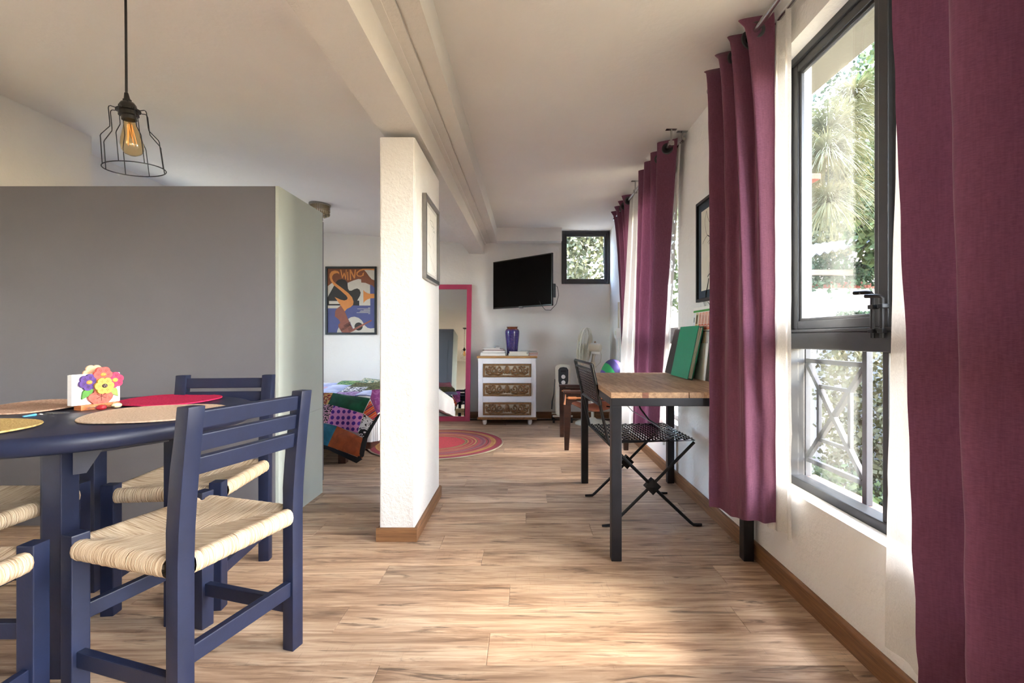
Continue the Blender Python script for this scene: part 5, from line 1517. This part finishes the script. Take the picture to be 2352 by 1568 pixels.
MB().prism(rrect(-0.075, 0.075, 0.10, 0.675, 0.045), 0.006, MF @ TR(0, 0, 0.008)).build('end_cover', plain('warm ivory plastic', '#dcd7c6', 0.35), ht)
MB().prism([(-0.058, 0.63), (-0.04, 0.655), (0.0, 0.662), (0.04, 0.655), (0.058, 0.63), (0.058, 0.50), (0.045, 0.45), (0.018, 0.415), (-0.018, 0.415), (-0.045, 0.45), (-0.058, 0.50)], 0.006, MF @ TR(0.004, 0, 0.014)).build('control_panel', M['dark_plastic'], ht)
for z in (0.548, 0.482):
    MB().lathe([(0.0, 0.0), (0.024, 0.0), (0.022, 0.014), (0.0, 0.016)], 20, MF @ TR(0.004, z, 0.020)).build('knob', M['white_plastic'], ht, smooth=40)
MB().box((-0.028, -0.024, 0.60), (0.036, -0.018, 0.628), 0.004).build('handle_slot', M['black'], ht)
for y in (0.03, 0.24):
    MB().box((-0.118, y - 0.012, 0.072), (0.118, y + 0.012, 0.092), 0.005).build('castor_bar', M['white_plastic'], ht)
    for s in (-1, 1): MB().lathe([(0.0, -0.012), (0.028, -0.012), (0.031, 0.0), (0.028, 0.012), (0.0, 0.012)], 18, TR(s * 0.105, y, 0.031) @ RY(PI / 2)).build('castor_wheel', M['rubber'], ht, smooth=40)
MB().tube([(-0.092, 0.0, 0.52), (-0.102, -0.01, 0.42), (-0.108, -0.01, 0.34), (-0.125, -0.012, 0.26), (-0.130, -0.012, 0.17)], [0.004, 0.004, 0.005, 0.009, 0.009], 8).build('power_cord', M['cord'], ht, smooth=60)
MB().ball((0.06, 0.02, 0.16), (0.035, 0.03, 0.07), 12, 8).build('thermostat_boss', M['dark_plastic'], ht, smooth=180)

# ---- pedestal fan seen from behind, blowing towards the mirror
fn_ = thing('pedestal_fan', 'cream pedestal fan turned side on beside the small window corner', 'fan', (0.780, 5.50, 0))
MB().lathe([(0.0, 0.0), (0.205, 0.0), (0.205, 0.012), (0.19, 0.022), (0.06, 0.045), (0.03, 0.07), (0.0, 0.07)], 40).build('base', M['ivory'], fn_, smooth=40)
MB().lathe([(0.0, 0.06), (0.018, 0.06), (0.018, 0.46), (0.026, 0.46), (0.026, 0.52), (0.014, 0.53), (0.014, 0.60), (0.0, 0.60)], 16).build('pole', M['ivory'], fn_, smooth=40)
MB().box((-0.030, -0.03, 0.58), (0.030, 0.03, 0.72), 0.012).build('control_box', M['ivory'], fn_, smooth=50)
MB().tube([(0, 0, 0.70), (0.008, 0, 0.78), (0.02, 0, 0.84)], [0.022, 0.018, 0.026], 10).build('neck', M['ivory'], fn_, smooth=60)
ax = Vector((-0.93, 0.34, 0.10)).normalized(); hc = Vector((-0.095, 0.0, 0.900))
zx = ax.cross(Vector((0, 0, 1))).normalized(); zy = zx.cross(ax)
FM = frameM(hc, zx, zy, ax)            # local z = blowing direction
R0 = 0.222
MB().lathe([(0.0, -0.20), (0.035, -0.20), (0.050, -0.185), (0.055, -0.12), (0.052, -0.06), (0.035, -0.05), (0.0, -0.05)], 20, FM).build('motor_housing', M['ivory'], fn_, smooth=40)
MB().box((-0.03, -0.075, -0.19), (0.03, -0.03, -0.09), 0.01, FM).build('motor_foot', M['white_plastic'], fn_)
MB().tube([FM @ Vector((0, 0.05, -0.12)), FM @ Vector((0, 0.075, -0.12))], 0.008, 8).build('swivel_knob', plain('brown plastic', '#8a6a4a', 0.5), fn_)
for nm, r, z, th in (('guard_ring', R0, 0.0, 0.006), ('guard_ring', R0 * 0.97, -0.032, 0.003), ('guard_ring', R0 * 0.72, -0.058, 0.002), ('guard_ring', R0 * 0.42, -0.065, 0.0025), ('guard_ring', R0 * 0.97, 0.032, 0.003), ('guard_ring', R0 * 0.5, 0.062, 0.002)):
    MB().tube([(r * math.cos(2 * PI * k / 48), r * math.sin(2 * PI * k / 48), z) for k in range(48)], th, 6, closed=True, M=FM).build(nm, M['ivory'], fn_, smooth=60)
for sgn, nm in ((-1, 'rear_guard'), (1, 'front_guard')):
    mb = MB()
    for k in range(72):
        a = 2 * PI * k / 72
        pr = [(R0, 0.0), (R0 * 0.985, 0.022), (R0 * 0.95, 0.038), (R0 * 0.72, 0.057), (R0 * 0.42, 0.064), (0.05, 0.066)]
        mb.tube([(r * math.cos(a), r * math.sin(a), sgn * z) for r, z in pr], 0.0011, 4, cap=False, M=FM)
    o = mb.build(nm, M['ivory'], fn_); o['kind'] = 'stuff'
MB().lathe([(0.0, 0.060), (0.05, 0.060), (0.05, 0.070), (0.0, 0.074)], 20, FM).build('guard_badge', M['white_plastic'], fn_, smooth=40)
bm_ = plain('translucent cream blade', '#cfc9b4', 0.3)
for k in range(3):
    a0 = 2 * PI * k / 3
    def bl(u, vv):
        r = 0.03 + 0.165 * u; wv = (0.5 + 0.5 * math.sin(PI * (0.25 + 0.7 * u))) * 1.05
        a = a0 + (vv - 0.5) * 1.3 * wv * (0.05 + 0.15) / max(r, 0.09)
        return (r * math.cos(a), r * math.sin(a), (vv - 0.5) * -0.045 - 0.004)
    MB().grid(bl, 8, 8, FM).build('blade', bm_, fn_, smooth=180)
MB().lathe([(0.0, -0.03), (0.034, -0.03), (0.034, 0.02), (0.0, 0.03)], 16, FM).build('blade_hub', bm_, fn_, smooth=40)
MB().tube([(0.03, -0.03, 0.86), (0.04, -0.035, 0.95), (0.015, -0.04, 0.96), (0.0, -0.04, 0.80), (-0.02, -0.035, 0.72), (0.03, -0.03, 0.66), (0.09, -0.02, 0.72), (0.10, -0.01, 0.80), (0.08, 0.0, 0.88), (0.07, 0.0, 0.90)], 0.003, 6).build('power_cord', plain('cream flex', '#b9b09a', 0.5), fn_, smooth=60)

# ---- dark wooden armchair with tan leather sling, facing away from the window wall
ac = thing('sling_armchair', 'low dark wooden armchair with tan leather sling seat by the far window', 'armchair', (0.67, 4.48, 0))
DW = M['dark_wood']
def acl(x, y, z): return (x - 0.67, y - 4.48, z)
for y in (4.20, 4.76):
    for xf, xt, nm in ((0.362, 0.345, 'front_leg'), (0.895, 0.915, 'rear_leg')):
        mb = MB(); w = 0.026; s = 1 if nm == 'front_leg' else -1
        prof = [(xf - 0.018, 0.0), (xf + 0.020, 0.0), (xt + 0.055, 0.30), (xt + 0.055, 0.505), (xt - 0.005, 0.505), (xt - 0.005, 0.30)] if s > 0 else [(xf + 0.018, 0.0), (xf - 0.020, 0.0), (xt - 0.055, 0.30), (xt - 0.055, 0.505), (xt + 0.005, 0.505), (xt + 0.005, 0.30)]
        Mx = frameM(acl(0, y + w / 2, 0), (1, 0, 0), (0, 0, 1), (0, -1, 0))
        MB().prism(prof, w, Mx).build(nm, DW, ac)
    arc = [(0.40, 0.415), (0.42, 0.43), (0.46, 0.44), (0.80, 0.44), (0.84, 0.43), (0.86, 0.415), (0.86, 0.50), (0.40, 0.50)]
    MB().prism(arc, 0.022, frameM(acl(0, y + 0.011, 0), (1, 0, 0), (0, 0, 1), (0, -1, 0))).build('side_rail', DW, ac)
    MB().box(acl(0.335, y - 0.035, 0.505), acl(0.925, y + 0.035, 0.530), 0.006).build('armrest', DW, ac)
    Mx = frameM(acl(0, y + 0.012, 0), (1, 0, 0), (0, 0, 1), (0, -1, 0))
    MB().prism([(0.80, 0.36), (0.84, 0.36), (0.940, 0.74), (0.905, 0.74)], 0.024, Mx).build('back_post', DW, ac)
    yd = y - 0.032
    MB().tube([acl(0.36, yd, 0.468), acl(0.372, yd, 0.468), acl(0.374, yd, 0.468), acl(0.446, yd, 0.468), acl(0.448, yd, 0.468), acl(0.84, yd, 0.468)], [0.006, 0.008, 0.013, 0.013, 0.008, 0.008], 10).build('dowel', M['copper_wood'], ac, smooth=40)
MB().box(acl(0.905, 4.22, 0.69), acl(0.936, 4.74, 0.735), 0.005).build('back_rail', DW, ac)
for x in (0.38, 0.82): MB().box(acl(x, 4.213, 0.40), acl(x + 0.03, 4.747, 0.435), 0.004).build('cross_rail', DW, ac)
def sling(u, vv):
    x = 0.38 + 0.45 * u; sag = 0.075 * math.sin(PI * u) + 0.03 * u
    return Vector(acl(x, 4.235 + 0.49 * vv, 0.432 - sag - 0.025 * math.sin(PI * vv) * math.sin(PI * u)))
mb = MB().grid(sling, 14, 10); k = len(mb.v); mb.v += [(a, b, c - 0.006) for a, b, c in mb.v]; mb.f += [tuple(reversed([k + i for i in f])) for f in mb.f]
mb.build('leather_seat', M['leather'], ac, smooth=60)
MB().tube([acl(0.352, 4.17, 0.50), acl(0.348, 4.168, 0.46), acl(0.340, 4.166, 0.41)], [0.004, 0.006, 0.010], 6).build('leather_tab', M['copper_wood'], ac, smooth=60)
cu = bmesh.new(); bmesh.ops.create_uvsphere(cu, u_segments=24, v_segments=14, radius=1)
def se(x, e=0.55): return math.copysign(abs(x) ** e, x)
for v in cu.verts: v.co = Vector((v.co.x * 0.085, se(v.co.y) * 0.20, se(v.co.z) * 0.205)) 
cmat = stripes('green violet striped cushion', ['#1f8a4a', '#2a2056', '#54408a', '#8a5a8f', '#b06a8a', '#54408a'], 2, 2.6, -0.7)
o = MB().take(cu).build('cushion', cmat, None, smooth=60); o.location = (0.785, 4.48, 0.600); o.rotation_euler = (0, math.radians(20), 0)
tag(o, 'green and violet striped cushion propped in the dark armchair', 'cushion')

# ---- switches, sockets, small wall fittings
WPl = M['white_plastic']
def plate(name, label, cat, a, b, extra=()):
    t = thing(name, label, cat, a)
    A_ = Vector(a); MB().box((0, 0, 0), Vector(b) - A_, 0.002).build('plate', WPl, t)
    for lo, hi, m, nm in extra: MB().box(Vector(lo) - A_, Vector(hi) - A_, 0.0005).build(nm, m, t)
    return t
plate('wall_socket', 'ivory double wall socket behind the fan on the back wall', 'socket', (0.610, YB - 0.010, 0.44), (0.735, YB, 0.515),
      [((0.660, YB - 0.0105, 0.462), (0.664, YB - 0.009, 0.474), M['black'], 'slot'), ((0.670, YB - 0.0105, 0.462), (0.674, YB - 0.009, 0.474), M['black'], 'slot'), ((0.665, YB - 0.0105, 0.480), (0.669, YB - 0.009, 0.485), M['black'], 'slot')])
plate('wall_switch', 'ivory surface switch box on the window wall near the far corner', 'switch', (XR - 0.045, 5.20, 1.00), (XR, 5.32, 1.11), [((XR - 0.048, 5.23, 1.03), (XR - 0.044, 5.29, 1.08), M['ivory'], 'rocker')])
mb = MB().box((XR - 0.018, 5.245, 1.11), (XR, 5.275, 1.40), 0.002); tag(mb.build('cable_conduit', M['ivory']), 'ivory cable conduit running up from the switch box', 'conduit')
mb = MB().box((XR - 0.022, 5.23, 0.70), (XR, 5.29, 1.0), 0.002); tag(mb.build('cable_conduit', M['white_plastic']), 'white cable conduit below the switch box', 'conduit')

# ================================================================= OUTSIDE
# tiled ledge, eave and grille on the outside of the large window
t = struct(MB().box((1.168, W1[0] - 0.1, 0.330), (1.240, W1[1] + 0.02, 0.405)).build('trim_6', M['ext_white']))
for i in range(9):
    a = W1[0] + 0.005 + i * 0.206
    if a + 0.2 > W1[1] + 0.01: break
    MB().box((1.170, a, 0.405), (1.235, a + 0.203, 0.418), 0.002).build('ledge_tile', plain('pink terracotta tile', '#6f4e44', 0.8, 0, 0.12, 12), t)
struct(MB().box((XO, -2.6, 2.35), (1.59, 5.9, 2.50), 0.004).build('trim_7', M['soffit']))

def grille_panel(label, ya, yb):
    X = 1.190; t = thing('window_grille', label, 'grille', (X, ya, 0.418))
    g = plain('grey painted iron', '#26272e', 0.5, 0.2, 0.1)
    w = 0.018
    def B(a, b, nm, w_=w): MB().bar((a[0] - X, a[1] - ya, a[2] - 0.418), (b[0] - X, b[1] - ya, b[2] - 0.418), w_, w_, (1, 0, 0), 0.0015).build(nm, g, t)
    zt, zb = 0.905, 0.490
    B((X, ya, 0.418), (X, ya, 1.0), 'post', 0.022); B((X, yb, 0.418), (X, yb, 1.0), 'post', 0.022)
    B((X, ya + 0.009, zt), (X, yb - 0.009, zt), 'rail'); B((X, ya + 0.009, zb), (X, yb - 0.009, zb), 'rail')
    B((X, ya + 0.012, zt - 0.012), (X, yb - 0.012, zb + 0.012), 'diagonal'); B((X - 0.002, ya + 0.012, zb + 0.012), (X - 0.002, yb - 0.012, zt - 0.012), 'diagonal')
    ia, ib = ya + (yb - ya) * 0.24, yb - (yb - ya) * 0.24
    it, ib_z = zt - (zt - zb) * 0.24, zb + (zt - zb) * 0.24
    B((X, ia, it), (X, ib, it), 'inner_bar', 0.014); B((X, ia, ib_z), (X, ib, ib_z), 'inner_bar', 0.014)
    B((X, ia, ib_z), (X, ia, it), 'inner_bar', 0.014); B((X, ib, ib_z), (X, ib, it), 'inner_bar', 0.014)
    return t
ka = 1.190 / 1.143
grille_panel('grey iron grille with crossed diagonals outside the lower window pane', 1.574 * ka, 1.957 * ka - 0.045)
grille_panel('grey iron grille half hidden behind the voile and dark plum curtain', 0.80, 1.22)

# ground, garden walls
grd = struct(MB().box((-18, -18, -2.2), (18, 22, -2.0)).build('floor', plain('garden soil and paving', '#706a58', 0.95, 0, 0.25, 3.0, 0.4, 9)))
struct(MB().box((-4, 9.0, -2.0), (1.24, 9.2, 3.2)).build('wall_garden', M['ext_white']))
gw = MB().box((4.2, 8.50, -2.0), (9.0, 8.72, 1.90)); gw = tag(gw.build('garden_wall', M['ext_white']), 'white rendered garden wall with a red brick coping course', 'wall')
bk = plain('red brick', '#70342a', 0.8, 0, 0.2, 15, 0.3, 60)
bmesh_box = MB().box((-0.098, -0.06, 0), (0.098, 0.06, 0.052), 0.004).build('brick', bk, gw)
bmesh_box.location = (5.2, 8.49, 1.90)
bmesh_box.matrix_parent_inverse = Matrix()
for r in range(2):
    for i in range(12):
        if r == 0 and i == 0: continue
        o = bpy.data.objects.new('brick', bmesh_box.data); COL.objects.link(o); o.parent = gw
        o.location = (5.2 + i * 0.205 + (0.1 if r else 0), 8.50 + (0.015 if r else 0), 1.90 + r * 0.060)
uw = MB().prism([(5.3, 1.7), (9.5, 1.7), (9.5, 3.6), (7.9, 3.6), (6.9, 2.9), (5.9, 2.45), (5.3, 2.3)], 0.2, frameM((0, 9.0, 0), (1, 0, 0), (0, 0, 1), (0, -1, 0)))
tag(uw.build('neighbour_wall', M['ext_white']), 'white neighbour wall with a stepped slanting top above the brick coping', 'wall')
# ribbed awning
aw = MB(); N = 60
def awn(u, vv):
    a = Vector((4.0, 8.1, 2.20)).lerp(Vector((6.2, 8.1, 2.72)), u); b = Vector((4.0, 9.0, 2.62)).lerp(Vector((6.2, 9.0, 2.86)), u)
    p = a.lerp(b, vv); p.z += 0.022 * math.sin(u * 2 * PI * 16)
    return p
aw.grid(awn, 128, 4); k = len(aw.v); aw.v += [(a, b, c - 0.012) for a, b, c in aw.v]; aw.f += [tuple(reversed([k + i for i in f])) for f in aw.f]
tag(aw.build('awning_roof', plain('pale fibre cement', '#8d8d90', 0.6, 0, 0.05, 6), smooth=60), 'pale ribbed awning roof sloping above the ivy', 'awning')
tb2 = MB().box((4.0, 8.05, 2.08), (5.6, 8.15, 2.17)); tag(tb2.build('awning_beam', wood('weathered beam', '#4d3a30', '#6d584a', (2, 20, 20))), 'weathered wooden beam carrying the awning edge', 'beam')
# white post with stepped terracotta capital
gp = thing('garden_pillar', 'white garden pillar with a stepped terracotta capital', 'pillar', (1.55, 3.0, -2.0))
MB().box((-0.085, -0.085, 0), (0.085, 0.085, 3.95)).build('shaft', M['ext_white'], gp)
MB().box((-0.15, -0.15, 3.885), (0.15, 0.15, 3.945), 0.008).build('capital_step', M['terracotta'], gp)
MB().box((-0.205, -0.205, 3.945), (0.205, 0.205, 3.980), 0.006).build('capital_step', M['terracotta'], gp)
MB().box((-0.115, -0.115, 3.74), (0.115, 0.115, 3.885), 0.02).build('capital_step', M['terracotta'], gp)

# ---- foliage
def leaves(n, fn, size, seed, droop=0.0):
    rg = random.Random(seed); mb = MB(); vs = []; fs = []
    for i in range(n):
        p = Vector(fn(rg)); s = size * rg.uniform(0.6, 1.3)
        d = Vector((rg.gauss(0, 1), rg.gauss(0, 1), rg.gauss(0, 1) - droop)).normalized()
        w = d.cross(Vector((rg.gauss(0, 1), rg.gauss(0, 1), rg.gauss(0, 1)))).normalized()
        b = len(vs)
        vs += [p - d * s * 0.5, p + w * s * 0.38, p + d * s * 0.6, p - w * s * 0.38]
        fs.append((b, b + 1, b + 2, b + 3))
    return mb.add(vs, fs)
def ell(c, r):
    def f(rg):
        while True:
            q = Vector((rg.uniform(-1, 1), rg.uniform(-1, 1), rg.uniform(-1, 1)))
            if 0.25 < q.length < 1: return (c[0] + q.x * r[0], c[1] + q.y * r[1], c[2] + q.z * r[2])
    return f
def slab(pts_fn): return pts_fn
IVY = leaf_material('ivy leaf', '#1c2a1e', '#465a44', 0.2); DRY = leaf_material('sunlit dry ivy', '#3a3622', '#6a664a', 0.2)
LEAF = leaf_material('tree leaf', '#27331d', '#56613a', 0.25); PINE = leaf_material('pine needle', '#353d28', '#706e50', 0.2); DARK = leaf_material('dark conifer', '#18221d', '#394838', 0.2); OLIVE = leaf_material('olive shrub', '#363d28', '#66664c', 0.2)
BARK = wood('grey bark', '#4a3c30', '#7a6a58', (12, 12, 3), 0.9)
def ivy(label, n, fn, size, mat, seed):
    o = leaves(n, fn, size, seed).build('ivy', mat); o['kind'] = 'stuff'
    return tag(o, label, 'ivy', None, 'stuff')
ivy('green ivy band trailing below the awning over the brick coping', 2600, lambda r: (r.uniform(4.3, 6.4) , 8.30 + r.uniform(-0.10, 0.06), 2.16 + 0.14 * math.sin(r.uniform(4.3, 6.4) * 3) + r.gauss(0, 0.10)), 0.075, IVY, 1)
ivy('thick grey green ivy mass on the white garden wall', 3800, lambda r: (5.55 + abs(r.gauss(0, 0.75)), 8.36 + r.uniform(-0.04, 0.04), 1.10 + r.uniform(-0.75, 0.36)), 0.085, IVY, 2)
def side_ivy(r):
    y = r.uniform(4.6, 8.3); return (5.0 + 0.25 * (y - 4.6) / 3.7 + r.gauss(0, 0.10), y, r.uniform(-1.9, 1.02) if r.random() < 0.8 else r.uniform(-1.9, 0.2))
sw = MB().box((5.62, 3.0, -2.0), (5.80, 8.28, 1.0)); tag(sw.build('garden_side_wall', M['ext_white']), 'low white side wall overgrown with sunlit ivy', 'wall')
ivy('sunlit yellow green ivy covering the garden side wall', 9000, side_ivy, 0.085, DRY, 3)
ivy('darker ivy tangle along the foot of the side wall', 3000, lambda r: (4.45 + r.gauss(0, 0.16), r.uniform(4.4, 8.0), r.uniform(-2.0, -0.9)), 0.09, LEAF, 4)
# pine with long drooping needles
def needles(n, c, L, seed, up=0.45):
    rg = random.Random(seed); vs = []; fs = []
    for i in range(n):
        a = rg.uniform(0, 2 * PI); e = rg.uniform(-0.5, 1.2)
        d = Vector((math.cos(a) * math.cos(e), math.sin(a) * math.cos(e), math.sin(e) + up * 0.3)).normalized()
        l = L * rg.uniform(0.6, 1.1); p = Vector(c) + d * L * 0.05
        w = d.cross(Vector((0, 0, 1))).normalized() * 0.006
        pts = []
        for k in range(5):
            t = k / 4; pts.append(p + d * l * t + Vector((0, 0, -0.55 * l * t * t)))
        for k in range(4):
            b = len(vs); q = 1 - 0.2 * k
            vs += [pts[k] - w * q, pts[k] + w * q, pts[k + 1] + w * (q - 0.2), pts[k + 1] - w * (q - 0.2)]; fs.append((b, b + 1, b + 2, b + 3))
    return MB().add(vs, fs)
pn = thing('pine_tree', 'pine with long drooping pale needle tufts outside the large window', 'tree', (3.35, 6.3, -2.0))
MB().tube([(0, 0, 0), (0.05, 0.1, 2.5), (0.2, -0.2, 4.4), (0.45, -0.55, 5.6)], [0.16, 0.13, 0.09, 0.05], 10).build('trunk', BARK, pn, smooth=60)
tips = [(3.05, 4.75, 3.05, 0.62), (3.30, 4.95, 2.62, 0.52), (3.02, 4.70, 2.35, 0.45), (3.45, 5.1, 3.35, 0.55), (2.85, 4.45, 2.75, 0.45), (3.75, 5.4, 3.75, 0.5)]
for i, (x, y, z, L) in enumerate(tips):
    c = (x - 3.35, y - 6.3, z + 2.0)
    MB().tube([(0.15, -0.1, 4.2), (c[0] * 0.6 + 0.05, c[1] * 0.6, c[2] * 0.5 + 2.2), c], [0.05, 0.03, 0.015], 6).build('branch', BARK, pn, smooth=60)
    o = needles(620, c, L, 10 + i).build('needle_tuft', PINE, pn); o['kind'] = 'stuff'
def tree(name, label, base, trunk, crowns, mat, n, size, seed):
    t = thing(name, label, 'tree', base, 0, 'garden trees')
    B0 = Vector(base)
    MB().tube([(0, 0, 0), (0.1, 0.05, trunk * 0.5), (0.05, 0.1, trunk)], [0.16, 0.12, 0.07], 8).build('trunk', BARK, t, smooth=60)
    for i, (c, r) in enumerate(crowns):
        o = leaves(n, ell(Vector(c) - B0, r), size, seed + i).build('crown', mat, t); o['kind'] = 'stuff'
    return t
tree('leafy_tree', 'tall yellow green leafy tree behind the pine tufts', (6.6, 8.0, -2.0), 5.5, [((6.5, 7.9, 4.4), (1.0, 1.0, 1.6)), ((7.3, 8.6, 5.6), (1.2, 1.2, 1.6)), ((6.0, 7.6, 3.0), (0.8, 0.7, 0.9)), ((6.6, 7.2, 3.6), (0.7, 0.6, 1.2))], LEAF, 3200, 0.12, 30)
tree('conifer', 'dark grey green conifer behind the awning', (6.9, 13.0, -2.0), 5.0, [((7.2, 13.0, 5.0), (1.9, 1.0, 2.4)), ((9.0, 13.0, 6.2), (1.8, 1.0, 2.6))], DARK, 3600, 0.13, 40)
tree('garden_shrub', 'pale olive shrub crown just above the awning roof', (6.3, 10.2, -2.0), 4.0, [((6.1, 10.2, 3.2), (1.3, 0.8, 0.8)), ((7.6, 10.3, 3.5), (1.3, 0.8, 1.0))], OLIVE, 3600, 0.10, 50)
tree('conifer', 'feathery pale conifer seen through the small high window', (1.4, 8.2, -2.0), 5.0, [((1.2, 8.0, 2.2), (1.0, 0.6, 0.9)), ((1.0, 8.2, 3.2), (0.9, 0.6, 0.8)), ((0.9, 8.6, 4.4), (1.0, 0.7, 0.9))], OLIVE, 3200, 0.08, 70)
tree('leafy_tree', 'sparse tree outside the curtained far window', (3.0, 10.5, -2.0), 4.5, [((3.0, 10.4, 3.0), (1.4, 1.0, 1.5)), ((2.6, 10.8, 4.4), (1.2, 1.0, 1.2))], LEAF, 2800, 0.12, 80)
tree('leafy_tree', 'dense broad tree added out of view to shade the window wall', (6.0, -2.4, -2.0), 5.5, [((5.2, -1.9, 5.6), (2.2, 1.7, 1.9)), ((6.2, -1.0, 6.6), (2.0, 1.6, 1.8)), ((4.9, -0.6, 5.4), (1.5, 1.5, 1.6)), ((5.2, 1.4, 5.6), (1.6, 1.6, 1.6)), ((5.4, 3.2, 5.7), (1.4, 1.2, 1.4))], LEAF, 9000, 0.20, 90)  # unseen tree, added to keep direct sun off the windows
